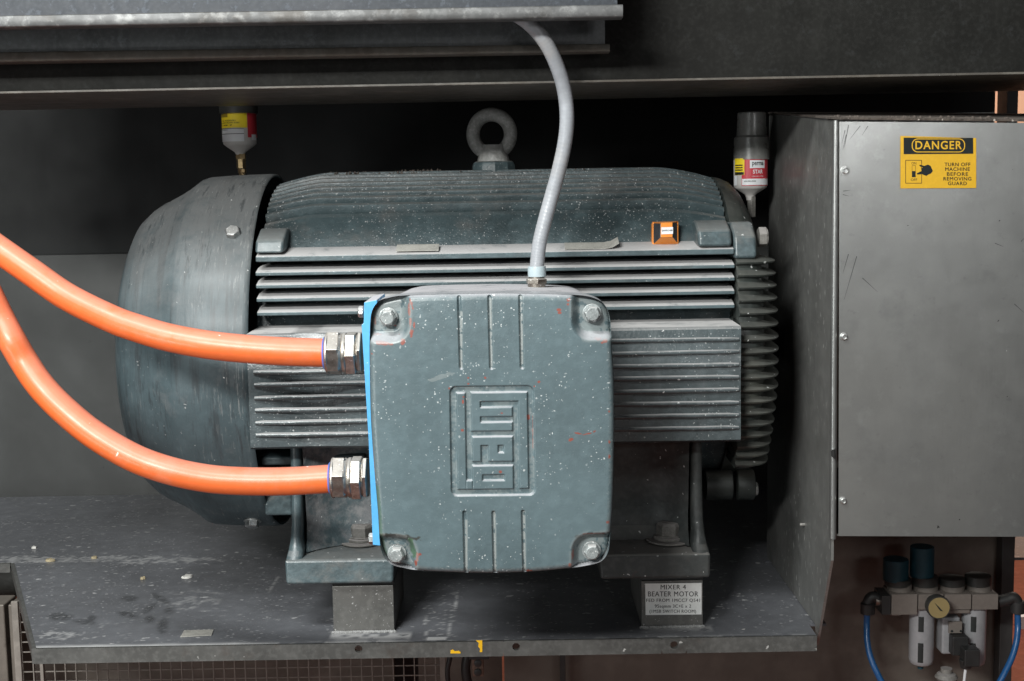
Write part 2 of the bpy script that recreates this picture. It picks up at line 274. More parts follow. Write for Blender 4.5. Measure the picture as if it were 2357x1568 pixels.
def text_mesh(mb, s, u0, u1, v0, v1, fn, bold=0., space=1., dup=()):
    """letters fitted into the box u0..u1 x v0..v1; fn(u, v) gives the 3D point"""
    cu = text2d(s); cu.offset = bold; cu.space_character = space
    o = bpy.data.objects.new('t', cu); col.objects.link(o); dg = bpy.context.evaluated_depsgraph_get()
    me = bpy.data.meshes.new_from_object(o.evaluated_get(dg))
    vs = [v.co.copy() for v in me.vertices]; fs = [tuple(p.vertices) for p in me.polygons]
    bpy.data.objects.remove(o); bpy.data.curves.remove(cu); bpy.data.meshes.remove(me)
    x0, x1 = min(v.x for v in vs), max(v.x for v in vs); y0, y1 = min(v.y for v in vs), max(v.y for v in vs)
    for du, dv_ in ((0,0),)+tuple(dup): mb.add([fn(u0+du+(v.x-x0)/(x1-x0)*(u1-u0), v1+dv_-(v.y-y0)/(y1-y0)*(v1-v0)) for v in vs], fs)
def quadpx(mb, u0, u1, v0, v1, fn, thick=None):
    mb.add([fn(u0,v1), fn(u1,v1), fn(u1,v0), fn(u0,v0)], [(0,1,2,3)])
def bolt(parent, name, c, ax, r, h, mat, ph=0., washer=0., wt=.003):
    c = Vector(c); ax = Vector(ax).normalized()
    mb = MB()
    mb.hex(c+ax*(wt if washer else 0), ax, r, h, ph)
    mb.lathe(c+ax*(h*.9), ax, [(0,r*.84),(h*.12,r*.80),(h*.16,r*.7)], 24)
    o = mb.build(name, mat, parent, bevel=r*.06)
    if washer:
        MB().lathe(c, ax, [(0,washer),(wt*.7,washer),(wt,washer*.96)], 36).build('washer', mat, o if parent is not None and parent.parent is None else parent)
    return o
# ------------------------------------------------------------------ key measures
YC, YF = 2.307, 2.0
AX = P(580, 806, YC); ZC = AX.z
ZS = P(830, 1456, 2.01).z                       # top of the shelf plate
ZF = P(780, 1344, 2.0).z                        # underside of the feet
XL, XR = P(588, 590, 2.04).x, P(1690, 575, 2.04).x
YG = 1.91                                       # front of the guard box
XG = P(1921, 700, YG).x
# ================================================================== setting
def S(mb, name, mat, kind='structure', **k): return tag(mb.build(name, mat, **k), kind=kind)
ZFL = -1.75
S(MB().box(-4, 8, .4, 7.4, ZFL-.1, ZFL), 'floor', m_floor)
S(MB().box(-4, 8, 7.0, 7.15, ZFL, 3), 'hall_wall', m_peach)
xb = P(2294, 240, 3.02).x
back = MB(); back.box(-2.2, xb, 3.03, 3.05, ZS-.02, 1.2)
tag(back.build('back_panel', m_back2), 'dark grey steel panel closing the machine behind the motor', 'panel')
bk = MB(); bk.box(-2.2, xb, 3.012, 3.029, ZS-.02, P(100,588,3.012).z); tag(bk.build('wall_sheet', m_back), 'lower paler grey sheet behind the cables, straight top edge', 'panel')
tag(MB().box(P(2318,240,3.0).x, P(2343,240,3.0).x, 3.0, 3.06, -.2, 1.2).build('frame_post', m_shaft), 'narrow dark post between two pale gaps at upper right', 'post')
tag(MB().box(-2.2, 3, 2.36, 3.02, .42, .45).build('shade_plate', m_shaft), 'unseen black plate added over the motor bay to keep it dark', 'blocker')  # unseen plate added above the bay to hold back light
# lower front panels of the machine
YB = 2.34
pr = MB(); x0 = P(1160,1500,YB).x; x1 = P(2316,1400,YB).x
pr.box(x0, XG+.006, YB, YB+.02, ZFL, ZS-.008); pr.box(XG+.0062, x1, YB, YB+.02, ZFL, P(2100,1180,YB).z)
tag(pr.build('kick_plate', m_brown), 'brown stained steel panel below the guard and shelf', 'panel')
tag(MB().box(x1-.022, x1+.002, YB-.03, YB-.001, ZFL, P(2100,1215,YB).z).build('corner_post', m_shaft, bevel=.002), 'dark vertical post at the right end of the brown panel', 'post')
pl = MB(); pl.box(P(40,1500,2.5).x, P(905,1500,2.5).x, 2.5, 2.52, ZFL, P(500,1380,2.5).z)
tag(pl.build('inner_panel', m_brown), 'brown panel behind the wire mesh, left of the gap', 'panel')
tag(MB().box(P(850,1500,2.6).x, P(1000,1500,2.6).x, 2.6, 2.62, ZFL, P(500,1380,2.6).z).build('gap_shade', m_shaft), 'dark sheet added as the shade in the gap behind the wire mesh', 'sheet')  # stands in for the darkness inside the gap
pl = MB(); pl.box(P(962,1500,2.5).x, P(1155,1500,2.5).x, 2.5, 2.52, ZFL, P(1100,1400,2.5).z)
tag(pl.build('inner_panel', m_brown), 'narrow brown panel behind the bracket and black hoses', 'panel')
# wire mesh guard
mp = thing('mesh_guard', (P(500,1560,2.25).x, 2.25, ZFL), 'square wire mesh guard hanging below the shelf edge', 'mesh')
wm = MB(); YM = 2.25; xa, xz = P(50,1500,YM).x, P(1012,1500,YM).x; zt = P(500,1400,YM).z+.02; pit = 25.2*YM/F
x = xa
while x < xz: wm.box(x-.0009, x+.0009, YM, YM+.0018, ZFL+.3, zt); x += pit
z = zt-.004
while z > -1.15: wm.box(xa, xz, YM+.0018, YM+.0036, z-.0009, z+.0009); z -= pit*.97
wm.build('wire_grid', m_wire, mp, flat=True)
for a_, b_ in ((xa-.012, xa), (P(92,1500,YM).x, P(100,1500,YM).x), (xz, xz+.010)): MB().box(a_, b_, YM-.006, YM-.0002, ZFL+.3, zt).build('frame_bar', m_wire, mp, bevel=.001)
# left uprights below the shelf
lf = MB(); lf.box(P(-80,1450,2.3).x, P(12,1450,2.3).x, 2.3, 2.36, ZFL, P(0,1392,2.3).z)
tag(lf.build('upright', m_brown, bevel=.003), 'brown steel upright at the lower left, outermost of the pair', 'upright', 'uprights at the lower left')
lf = MB(); lf.box(P(21,1450,2.3).x, P(48,1450,2.3).x, 2.3, 2.36, ZFL, P(30,1392,2.3).z)
tag(lf.build('upright', m_brown, bevel=.003), 'brown steel upright beside the wire mesh, inner of the pair', 'upright', 'uprights at the lower left')
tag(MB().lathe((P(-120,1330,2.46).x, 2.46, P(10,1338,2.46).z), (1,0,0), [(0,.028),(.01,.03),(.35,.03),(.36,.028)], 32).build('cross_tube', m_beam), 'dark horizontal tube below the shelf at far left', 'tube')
# ------------------------------------------------------------------ upper beams and tray rails
def rail(name, label, cat, uL, uR, vt, vb, Yw, Yl0, Yl1, topz, mw, ml, rot=0):
    """vt, vb: lip top and bottom pixel at the left and right ends"""
    t = thing(name, (P((uL+uR)/2, 100, Yw).x, Yw, P(uL, vb[0], Yl0).z), label, cat)
    A0, A1 = P(uL, vb[0], Yl0), P(uR, vb[1], Yl0); B0, B1 = P(uL, vt[0], Yl0), P(uR, vt[1], Yl0)
    h0, h1 = B0.z-A0.z, B1.z-A1.z
    def sec(A, h, x):
        m = h/2; y = (Yl0+Yl1)/2; ry = (Yl1-Yl0)/2
        return [(x, y+ry*math.copysign(abs(math.cos(a))**.3, math.cos(a)), A.z+m+m*math.copysign(abs(math.sin(a))**.3, math.sin(a))) for a in [2*math.pi*i/20 for i in range(20)]]
    MB().prism(sec(A0, h0, A0.x), sec(A1, h1, A1.x)).build('lip', ml, t, ang=50)
    MB().hexa([(A0.x,Yw,B0.z-.004),(A1.x-.006,Yw,B1.z-.004),(A1.x-.006,Yw+.004,B1.z-.004),(A0.x,Yw+.004,B0.z-.004),(A0.x,Yw,topz),(A1.x-.006,Yw,topz),(A1.x-.006,Yw+.004,topz),(A0.x,Yw+.004,topz)]).build('web', mw, t, flat=True)
    return t
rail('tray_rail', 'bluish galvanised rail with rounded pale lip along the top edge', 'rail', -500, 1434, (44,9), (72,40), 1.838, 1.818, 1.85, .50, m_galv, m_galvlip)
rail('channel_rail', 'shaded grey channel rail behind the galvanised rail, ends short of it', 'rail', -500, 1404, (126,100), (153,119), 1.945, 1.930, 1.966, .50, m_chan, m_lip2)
bt = thing('main_beam', (.1, 2.1, .1), 'wide steel beam, colour darkened for shade, spanning the whole width above the motor', 'beam')
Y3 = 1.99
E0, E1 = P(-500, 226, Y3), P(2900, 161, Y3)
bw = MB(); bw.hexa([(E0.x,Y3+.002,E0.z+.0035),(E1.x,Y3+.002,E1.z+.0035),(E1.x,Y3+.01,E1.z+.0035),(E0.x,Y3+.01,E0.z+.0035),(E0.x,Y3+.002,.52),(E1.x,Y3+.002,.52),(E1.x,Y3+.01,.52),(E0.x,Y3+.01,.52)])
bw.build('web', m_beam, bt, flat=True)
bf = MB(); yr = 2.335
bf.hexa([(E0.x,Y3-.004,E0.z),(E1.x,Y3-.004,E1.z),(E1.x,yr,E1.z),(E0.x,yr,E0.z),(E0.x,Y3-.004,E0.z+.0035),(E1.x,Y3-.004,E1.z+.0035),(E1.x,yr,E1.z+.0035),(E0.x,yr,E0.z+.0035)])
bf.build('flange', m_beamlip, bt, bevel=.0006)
# ------------------------------------------------------------------ shelf
st = thing('machine_shelf', (0, 2.4, ZS-.03), 'dusty dark steel shelf plate carrying the motor', 'shelf')
q = PZ(25,1297,ZS); q2 = PZ(79,1487,ZS); q3 = PZ(1882,1466,ZS)
yn = q.y; YS = q2.y*.5+q3.y*.5
# top plate as a fine grid with wear maps
nx, ny = 520, 300
X = np.linspace(-2.2, q3.x, nx); Yv = np.linspace(YS, 3.02, ny)
gx, gy = np.meshgrid(X, Yv)
xl = np.where(gy < yn, q2.x+(gy-YS)/(yn-YS)*(q.x-q2.x), -2.2)
keep = gx >= xl-.5*(X[1]-X[0])
gx = np.where((gx < xl) & keep, xl, gx)
vs = [(float(a), float(b), ZS) for a, b in zip(gx.ravel(), gy.ravel())]
idx = np.arange(nx*ny).reshape(ny, nx)
# keep only cells whose four corners are kept
kk = keep[:-1,:-1] & keep[:-1,1:] & keep[1:,:-1] & keep[1:,1:]
fs = [(int(idx[j,i]), int(idx[j,i+1]), int(idx[j+1,i+1]), int(idx[j+1,i])) for j, i in zip(*np.nonzero(kk))]
mb = MB(); mb.v = vs; mb.f = fs
# extra sliver along the slanted notch edge
top = mb.build('top_plate', m_shelf, st, flat=True)
rng = np.random.RandomState(3)
def fnoise(shape, step, seed):
    r = np.random.RandomState(seed); h, w = shape; a = r.rand(h//step+3, w//step+3)
    yy = np.arange(h)/step; xx = np.arange(w)/step; y0 = yy.astype(int); x0_ = xx.astype(int); fy = (yy-y0)[:,None]; fx = (xx-x0_)[None,:]
    fy = fy*fy*(3-2*fy); fx = fx*fx*(3-2*fx)
    return a[y0][:,x0_]*(1-fy)*(1-fx)+a[y0+1][:,x0_]*fy*(1-fx)+a[y0][:,x0_+1]*(1-fy)*fx+a[y0+1][:,x0_+1]*fy*fx
fl = np.zeros((ny, nx)); wet = np.zeros((ny, nx)); edge = np.zeros((ny, nx))
pu = np.zeros((ny, nx)); pv = np.zeros((ny, nx))
inv = np.array(CM.transposed()); pts = np.stack([gx, gy, np.full_like(gx, ZS)], -1) @ inv.T
pu = CU+F*pts[...,0]/-pts[...,2]; pv = CV-F*pts[...,1]/-pts[...,2]
n1 = fnoise((ny,nx), 3, 1); n2 = fnoise((ny,nx), 11, 2); n3 = rng.rand(ny, nx)
band = np.exp(-((pv-1288-4*(n2-.5))/13)**2)*np.clip((620-pu)/150, 0, 1)
fl += (band*(n3*.6+n1*.6) > .52)*.75
patch = np.exp(-(((pu-440)/120)**2+((pv-1385)/40)**2)); fl += (patch*n1 > .5)*.5*(n3 > .35)
patch = np.exp(-(((pu-150)/130)**2+((pv-1462)/16)**2)); fl += (patch*(n1*.6+n3*.5) > .55)*.7
fl += ((n3 > .985) & (n2 > .5))*.5*(pu < 700)
def blob(cx, cy, rx, ry, rot=0):
    c_, s_ = math.cos(rot), math.sin(rot); dx = pu-cx; dy = (pv-cy)
    a = (dx*c_+dy*s_)/rx; b = (-dx*s_+dy*c_)/ry; return np.clip(1.35-(a*a+b*b)-.5*(n2-.5), 0, 1)
for b in [(298,1378,20,7,0),(295,1415,26,7,.2),(345,1400,22,8,-.6),(370,1378,26,7,.5),(388,1405,12,10,0),(375,1440,13,20,.2),(345,1425,14,9,-.3),(195,1432,30,6,.1),(210,1425,12,8,-.5),(140,1420,30,10,0)]:
    wet = np.maximum(wet, blob(*b)*.8*(n3 > .12))
e = np.clip(1.35-(gy-YS)/.013-.6*n2-.3*n1, 0, 1); e *= np.where(pu < 620, 1., np.where(pu < 940, .75*(n1 > .3), .55*(n1 > .62)))
e2 = np.exp(-((pv-1463)/7)**2)*((pu > 755) & (pu < 945))*(n1 > .35)*.8 + np.exp(-((pv-1446)/7)**2)*((pu > 1480) & (pu < 1640))*(n1 > .45)*.5
edge = np.clip(e+e2, 0, 1)
tap = ((pu > 981) & (pu < 1030) & (pv > 1466) & (pv < 1473)); edge = np.maximum(edge, tap*1.)
for (a_, b_) in (((980,1468),(979,1400)),((1030,1467),(1058,1350)),((1210,1345),(1218,1500)),((600,1400),(640,1330))):
    ex_, ey_ = b_[0]-a_[0], b_[1]-a_[1]; t_ = np.clip(((pu-a_[0])*ex_+(pv-a_[1])*ey_)/(ex_**2+ey_**2), 0, 1)
    edge = np.maximum(edge, (np.hypot(pu-a_[0]-t_*ex_, pv-a_[1]-t_*ey_) < 2.2)*.55*(n3 > .3))
fl = np.maximum(fl, ((pu > 985)&(pu < 1050)&(pv > 1330)&(pv < 1465)&(n3 > .93))*.8)
for nm, arr in (('flour', fl), ('wet', wet), ('edge', edge)):
    a = top.data.attributes.new(nm, 'FLOAT', 'POINT'); a.data.foreach_set('value', np.clip(arr, 0, 1).astype(np.float32).ravel())
MB().box(q3.x-.001, XG+.02, 2.02, 2.369, ZS-.0055, ZS-.0015).build('side_strip', m_shelf, st, flat=True)
MB().box(q3.x+.0005, 2.0, 2.37, 3.01, ZS-.005, ZS).build('rear_plate', m_shelf, st, flat=True)
# plate thickness and front edge
und = MB()
poly = [(q2.x, YS), (q3.x, YS), (q3.x, 3.02), (-2.2, 3.02), (-2.2, yn), (q.x, yn)]
und.prism([(a, b, ZS-.0052) for a, b in poly], [(a, b, ZS-.0012) for a, b in poly]); und.build('plate_underside', m_shelfedge, st, flat=True)
# front lip with three holes (faces built around octagonal openings)
zl0, zl1 = P(900,1513,YS).z, ZS-.0005
holes = [P(826,1492,YS), P(1188,1487,YS), P(1551,1483,YS)]; hr = 9.2*YS/F
lip = MB(); xs = [q2.x]
for h in holes: xs += [h.x-.02, h.x+.02]
xs.append(q3.x)
def lipbox(a, b): lip.box(a, b, YS-.004, YS, zl0, zl1)
for i in range(0, len(xs), 2): lipbox(xs[i], xs[i+1])
for h in holes:
    K = 24; zc = h.z; ring = []; out = []
    for i in range(K):
        a = 2*math.pi*(i+.5)/K; ca, sa = math.cos(a), math.sin(a); ring.append((h.x+hr*ca, zc+hr*sa))
        t = min(.02/abs(ca) if ca else 9, ((zl1-zc) if sa > 0 else (zc-zl0))/abs(sa)); out.append((h.x+t*ca, zc+t*sa))
    vs = [(a, YS-.004, b) for a, b in ring]+[(a, YS-.004, b) for a, b in out]+[(a, YS+.004, b) for a, b in ring]
    lip.add(vs, [(i, (i+1)%K, K+(i+1)%K, K+i) for i in range(K)]+[(i, (i+1)%K, 2*K+(i+1)%K, 2*K+i) for i in range(K)])
lip.build('front_lip', m_shelfedge, st, flat=True)
sl = MB(); sl.hexa([(q2.x+.001,YS-.003,zl0),(q2.x+.004,YS-.003,zl0),(q.x+.004,yn,zl0+.004),(q.x,yn,zl0+.004),(q2.x+.001,YS-.003,ZS+.0006),(q2.x+.007,YS-.003,ZS+.0006),(q.x+.007,yn,ZS+.0006),(q.x,yn,ZS+.0006)])
sl.box(-2.2, q.x-.001, yn-.003, yn+.003, ZS-.02, ZS+.0006); sl.build('side_lip', m_shelfedge, st, flat=True)
def sticker(name, poly, Y, mat, label, cat, th=.0006, group=None):
    a = [P(u, v, Y) for u, v in poly]; b = [P(u, v, Y)+Vector((0,-th,0)) for u, v in poly]
    return tag(MB().prism(a, b).build(name, mat, flat=True), label, cat, group)
sticker('tape_remnant', [(1095,1474),(1110,1474),(1110,1501),(1104,1501),(1105,1493),(1101,1489),(1102,1480)], YS-.0045, m_tape, 'torn upright strip of yellow tape on the shelf edge, right of the pair', 'tape', group='yellow tape remnants on the shelf edge')
sticker('tape_remnant', [(1037,1504),(1037,1497),(1042,1495),(1047,1499),(1056,1498),(1060,1501),(1060,1504)], YS-.0045, m_tape, 'small torn scrap of yellow tape low on the shelf edge, left of the pair', 'tape', group='yellow tape remnants on the shelf edge')
# label frame stuck on the shelf
c0 = [PZ(415,1468,ZS), PZ(487,1464,ZS), PZ(492,1451,ZS), PZ(424,1453,ZS)]
tag(MB().prism([c+Vector((0,0,.0006)) for c in c0], [c+Vector((0,0,.0016)) for c in c0]).build('floor_label', m_gskin, flat=True), 'worn rectangular label stuck near the front left of the shelf', 'label')
# flakes
def flake(u, v, s, mat, lab, seed):
    r = random.Random(seed); c = PZ(u, v, ZS); mb = MB(); n = 9
    a = []; b = []
    for i in range(n):
        an = 2*math.pi*i/n; k = r.uniform(.7, 1.15)
        a.append((c.x+math.cos(an)*s*k, c.y+math.sin(an)*s*.9*k, ZS+.0006)); b.append((c.x+math.cos(an)*s*k*.85, c.y+math.sin(an)*s*.75*k, ZS+.0035+r.uniform(0,.002)))
    mb.prism(a, b); tag(mb.build('dough_flake', mat, ang=60), lab, 'flake', 'dried flakes lying on the shelf')
flake(432,1330,.011,m_flake,'largest white dried flake lying on the shelf plate',1)
flake(115,1292,.009,m_flakey,'brownish dried flake lying at far left of the shelf',2)
flake(218,1286,.006,m_flakey,'yellow dried flake in the speckled band on the shelf',3)
flake(79,1263,.006,m_flake,'small pale flake behind the brownish one, far left of the shelf',4)
flake(329,1334,.0045,m_flakey,'tiny yellowish flake just left of the largest white flake',5)
# ------------------------------------------------------------------ guard box
gb = thing('guard_box', (XG+.25, 2.1, P(2100,1235,YG).z), 'grey stainless guard box right of the motor with a yellow sign', 'guard box')
def G(u, v, off=0.): return P(u, v, YG-off)
gp = MB(); pc = [(1930,1234),(2700,1237),(2700,286),(1932,280)]
gp.prism([G(a,b) for a,b in pc], [G(a,b,.0025) for a,b in pc])
go = gp.build('front_cover', m_guard, gb, flat=True)
# return flange and rounded bright edge
ge = MB(); ge.tube([P(1924,278,YG+.004), P(1920,760,YG+.004), P(1917,1240,YG+.004)], .0052, 14, 12); ge.build('rounded_edge', m_guard, gb)
zt0, zt1 = P(1924,277,YG).z, P(1770,263,2.40).z
zk = P(1912,1288,YG+.01).z
pp = [(YG+.004, zt0), (2.40, zt1), (2.40, ZS+.001), (2.012, ZS+.001), (2.012, ZS-.03), (2.002, ZS-.03), (YG+.004, zk)]
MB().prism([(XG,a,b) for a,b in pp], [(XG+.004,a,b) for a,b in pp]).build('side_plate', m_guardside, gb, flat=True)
gt = MB(); x9 = P(2700,280,YG).x
gt.hexa([(XG-.003,YG-.004,zt0+.001),(x9,YG-.004,P(2700,284,YG).z),(x9,2.40,P(2700,284,YG).z+.04),(XG-.003,2.40,zt1+.001),(XG-.003,YG-.004,zt0+.004),(x9,YG-.004,P(2700,284,YG).z+.003),(x9,2.40,P(2700,284,YG).z+.044),(XG-.003,2.40,zt1+.004)])
gt.build('top_plate', m_crust, gb, flat=True)
MB().box(XG+.005, x9, YG+.006, 2.39, P(2100,1233,YG).z, P(2100,1233,YG).z+.003).build('bottom_plate', m_guardside, gb, flat=True)
MB().box(XG+.005, P(2280,500,2.43).x, 2.425, 2.43, ZS-.004, zt1-.002).build('rear_cover', m_guardside, gb, flat=True)
cr = MB(); nseg = 150
for i in range(nseg):
    f = i/nseg; xx = XG+(x9-XG)*f*.55+random.uniform(-.002,.002); zz = zt0+(P(2700,284,YG).z-zt0)*f*.55+.004
    s = random.uniform(.002,.0055); cr.lathe((xx, YG+.015+random.uniform(0,.05), zz), (0,0,1), [(0,s),(s*.6,s*.7),(s*1.1,s*.1)], 7)
cr.build('crust', m_crust, gb)
tag(gb.children[-1], 'lumpy brown dust crust along the top front edge')
# flange strip left of the cover
for (u, v, rr) in ((1945,393,9),(1942,775,7.5),(1940,1152,7)):
    c = G(u, v, .0025); b = MB(); k = rr*YG/F
    b.lathe(c, (0,-1,0), [(0,k*1.25),(.0012,k*1.2)], 24); b.lathe(c, (0,-1,0), [(.001,k),(.005,k*.95),(.006,k*.7),(.0045,k*.5)], 6 if rr > 8 else 24)
    b.build('screw', m_zinc, gb, bevel=.0003)
c = P(1862,1222,2.2); bx = MB().lathe((XG, c.y-.11, c.z+.04), (-1,0,0), [(0,.0025),(.007,.0025),(.008,.002)], 12); bx.build('stud', m_dirtybolt, gb)
MB().prism([G(1912,1038,.001),G(1922,1032,.001),G(1922,1058,.001),G(1913,1050,.001)], [G(1912,1038,.007),G(1921,1034,.007),G(1921,1056,.007),G(1913,1050,.007)]).build('rubber_scrap', m_rubber, gb)
# scratches on the cover: thin shallow marks
sk = MB()
for (a, b, c_, d) in ((1953,288,1944,340),(1945,300,1938,330),(1980,290,1955,322),(1998,290,1984,312),(1953,385+200,1940,630),(1972,590,1943,690),(1985,640,2020,672),(1941,440,1958,438),(1940,448,1955,452),(2350,556,2358,548),(2290,560,2310,568),(2335,700,2357,720),(1948,310,1940,345)):
    d0 = Vector((c_-a, d-b)).normalized(); n = Vector((-d0.y, d0.x))*.8
    sk.add([G(a+n.x,b+n.y,.0030), G(c_+n.x*.2,d+n.y*.2,.0030), G(c_-n.x*.2,d-n.y*.2,.0030), G(a-n.x,b-n.y,.0030)], [(0,1,2,3)])
sko = sk.build('scratches', mk('scratch', (.09,.092,.095), .5, metal=.6, mott=0), gb, flat=True)
tag(sko, 'thin dark scratches on the cover', kind='stuff')
# danger sign
YD = YG-.0031
ds = thing('danger_sign', tuple(P(2160,434,YD)), 'yellow and black danger sign with a hand and switch on the guard', 'sign')
def D(k): return lambda u, v: P(u, v, YD-k)
MB().prism([D(0)(2072.5,313),D(0)(2247,318),D(0)(2247,433),D(0)(2072.5,434)], [D(.0008)(2072.5,313),D(.0008)(2247,318),D(.0008)(2247,433),D(.0008)(2072.5,434)]).build('sign_plate', m_signy, ds, flat=True)
MB().prism([D(.0009)(2080,317),D(.0009)(2240,317.5),D(.0009)(2240,354),D(.0009)(2080,355)], [D(.0012)(2080,317),D(.0012)(2240,317.5),D(.0012)(2240,354),D(.0012)(2080,355)]).build('header_band', m_signk, ds, flat=True)
def rr(u0, u1, v0, v1, r, n=8):
    o = []
    for cx, cy, a0 in ((u1-r, v1-r, 0), (u0+r, v1-r, 90), (u0+r, v0+r, 180), (u1-r, v0+r, 270)):
        for i in range(n+1): a = R(a0+90*i/n); o.append((cx+r*math.cos(a), cy+r*math.sin(a)))
    return o
def ringpx(mb, po, pi, fn):
    n = len(po); mb.add([fn(*p) for p in po]+[fn(*p) for p in pi], [(i, (i+1)%n, (i+1)%n+n, i+n) for i in range(n)])
dm = MB(); ringpx(dm, rr(2098.6,2221.5,319,351,14), rr(2100.8,2219.3,321,349,12), D(.0014))
text_mesh(dm, 'DANGER', 2107, 2214, 324.5, 344, D(.0014), bold=.018, space=1.15)
dm.build('lettering', m_signy, ds, flat=True)
dk = MB(); ringpx(dk, rr(2084,2122,368.5,422.5,.5), rr(2085.2,2120.8,369.7,421.3,.4), D(.0010)); ringpx(dk, rr(2099,2107.5,381,408,.4), rr(2099.7,2106.8,381.7,407.3,.3), D(.0010))
quadpx(dk, 2099,2107.5,394,408, D(.0011))
text_mesh(dk, 'ON', 2098, 2109, 373, 379, D(.0010)); text_mesh(dk, 'OFF', 2096.5, 2111, 411, 417, D(.0010))
for s, a, b, v in (('TURN OFF',2174,2233,378.8),('MACHINE',2175.5,2232,389.6),('BEFORE',2179.5,2228,401),('REMOVING',2171.5,2235.5,411.8),('GUARD',2182,2225,422.5)):
    text_mesh(dk, s, a, b, v-4, v+4, D(.0010), space=1.12); text_mesh(dk, s, a+.5, b+.5, v-4, v+4, D(.00103), space=1.12); text_mesh(dk, s, a+.25, b+.25, v-4.3, v+3.7, D(.00106), space=1.12)
hp = [(703,644),(714,643),(738,650),(762,641),(780,650),(795,684),(782,700),(762,708),(752,716),(740,712),(722,704),(692,707),(688,699),(716,686),(722,682),(716,668),(730,660),(712,654)]
dk.add([D(.0011)(1870.6+a*.348, 155.9+b*.348) for a, b in hp], [tuple(range(len(hp)))])
dk.build('printing', m_signk, ds, flat=True)
# ================================================================== motor
mo = thing('electric_motor', ((XL+XR)/2, YC, ZF), 'large grey green finned electric motor bolted to two blocks', 'motor')
def cyl(u, v, r):
    """point of a cylinder of radius r round the motor axis that projects to row v near column u"""
    best = None
    for i in range(0, 1800):
        a = R(i*.05); y = YC-r*math.cos(a); x = P(u, v, y).x; pv = proj((x, y, ZC+r*math.sin(a)))[1]
        if best is None or abs(pv-v) < best[0]: best = (abs(pv-v), a)
    return best[1]
# cowl
k0 = YC/F
prof = [(652,403),(640,404),(560,402),(510,399),(496,395),(484,386),(468,375),(448,363),(424,351),(418,347),(411,345),(388,331),(366,311),(357,294),(348,273),(340,246),(333,219),(325,185),(317,150),(306,70),(303,2)]
pf = [(P(u,804,YC).x, r*k0) for u, r in prof]
cw = MB(); outer = pf; x_r, r_r = pf[0]
full = [(x_r-.012, r_r-.006), (x_r-.001, r_r-.005), (x_r, r_r-.002), (x_r-.002, r_r)]+outer[1:]
full = [(x-x_r, r) for x, r in full]
inner = [(outer[-2][0]-x_r+.01, .02), (outer[12][0]-x_r+.006, outer[12][1]-.006), (outer[5][0]-x_r, outer[5][1]-.006)]
cw.lathe((x_r, YC, ZC), (1,0,0), inner+full, 160, cap=False)
cowl = cw.build('fan_cowl', m_cowl, mo, ang=50)
def cowl_bolt(u, v, r, rh):
    a = cyl(u, v, .309); y = YC-.309*math.cos(a); z = ZC+.309*math.sin(a) if v < 804 else None
    p = P(u, v, y); ax = Vector((0, p.y-YC, p.z-ZC)).normalized()
    b = MB(); b.lathe(p-ax*.001, ax, [(0,r*1.25),(.0015,r*1.2)], 24); b.hex(p, ax, r, rh, .3); b.lathe(p+ax*rh*.9, ax, [(0,r*.8),(rh*.12,r*.7)], 20)
    b.build('bolt', m_zinc, cowl, bevel=.0006)
cowl_bolt(537, 540, .0125, .011)
a = math.radians(-62); p = Vector((P(583,1180,2.17).x, YC-.311*math.cos(a), ZC+.311*math.sin(a))); ax = Vector((0,-math.cos(a),math.sin(a)))
b = MB(); b.lathe(p, ax, [(0,.015),(.002,.015)], 24); b.hex(p, ax, .0125, .012, .2); b.build('bolt', m_zinc, cowl, bevel=.0006)
# housing: ridged crown + smooth shoulder
UR = 857
rt = .3135
ra = [cyl(UR, v, rt) for v in (470, 453, 441, 429.5, 419, 409.5)]
a0 = cyl(UR, 493, .306)
lipz_f = P(650,590,2.035).z-ZC; lipy_f = 2.035-YC
lipz_r = P(650,572,2.078).z-ZC; lipy_r = 2.078-YC
sec = [(-.10, .08), (-.12, lipz_r-.012), (lipy_r+.002, lipz_r-.008), (lipy_r, lipz_r-.002), (lipy_r+.004, lipz_r+.004),
       (-.306*math.cos(a0)-.002, .306*math.sin(a0)-.004), (-.306*math.cos(a0)+.004, .306*math.sin(a0)+.001)]
def pol(a, r): return (-r*math.cos(a), r*math.sin(a))
ra.append(ra[-1]+.085); ra.append(ra[-1]+.09)
for a in ra:
    if a < R(89): sec += [pol(a-.018, .297), pol(a-.011, rt-.0025), pol(a-.006, rt), pol(a+.012, rt), pol(a+.020, rt-.0035), pol(a+.03, .301)]
sec = [s for s in sec]
sec_m = [(-y, z) for y, z in sec[::-1]]
ring = sec+sec_m
L_ = XR-XL
st_x = []
for i in range(61):
    f = i/60; x = XL+L_*f; d0 = (x-XL)/.088; d1 = (XR-x)/.10
    s = 1.; 
    if d0 < 1: s = 1-.060*(1-d0)**1.4*(1 if d0 > 0 else 1)
    if d1 < 1: s = 1-.062*(1-d1)**1.6
    st_x.append((x, s))
def scl(y, z, s):   # shrink only the crown
    t = min(1, max(0, (z-lipz_r-.004)/.05)); k = 1-(1-s)*t; return (y*k, z*k)
hb = MB(); hb.rings([[(x, YC+scl(y,z,s)[0], ZC+scl(y,z,s)[1]) for y, z in ring] for x, s in st_x])
hb.lathe((XL-.01, YC, ZC), (1,0,0), [(0,.232),(L_+.012,.232)], 96)
housing = hb.build('motor_housing', m_top, mo, ang=32)
lb = MB(); la = [(2.035,lipz_f+ZC-.0085),(2.035,lipz_f+ZC),(2.0385,lipz_f+ZC+.0012),(2.080,lipz_r+ZC+.001),(2.14,lipz_r+ZC+.001),(2.14,lipz_f+ZC-.006)]
lb.prism([(XL+.001,a,b) for a,b in la], [(XR-.001,a,b) for a,b in la]); lb.build('ledge', m_cast, mo, bevel=.0015)
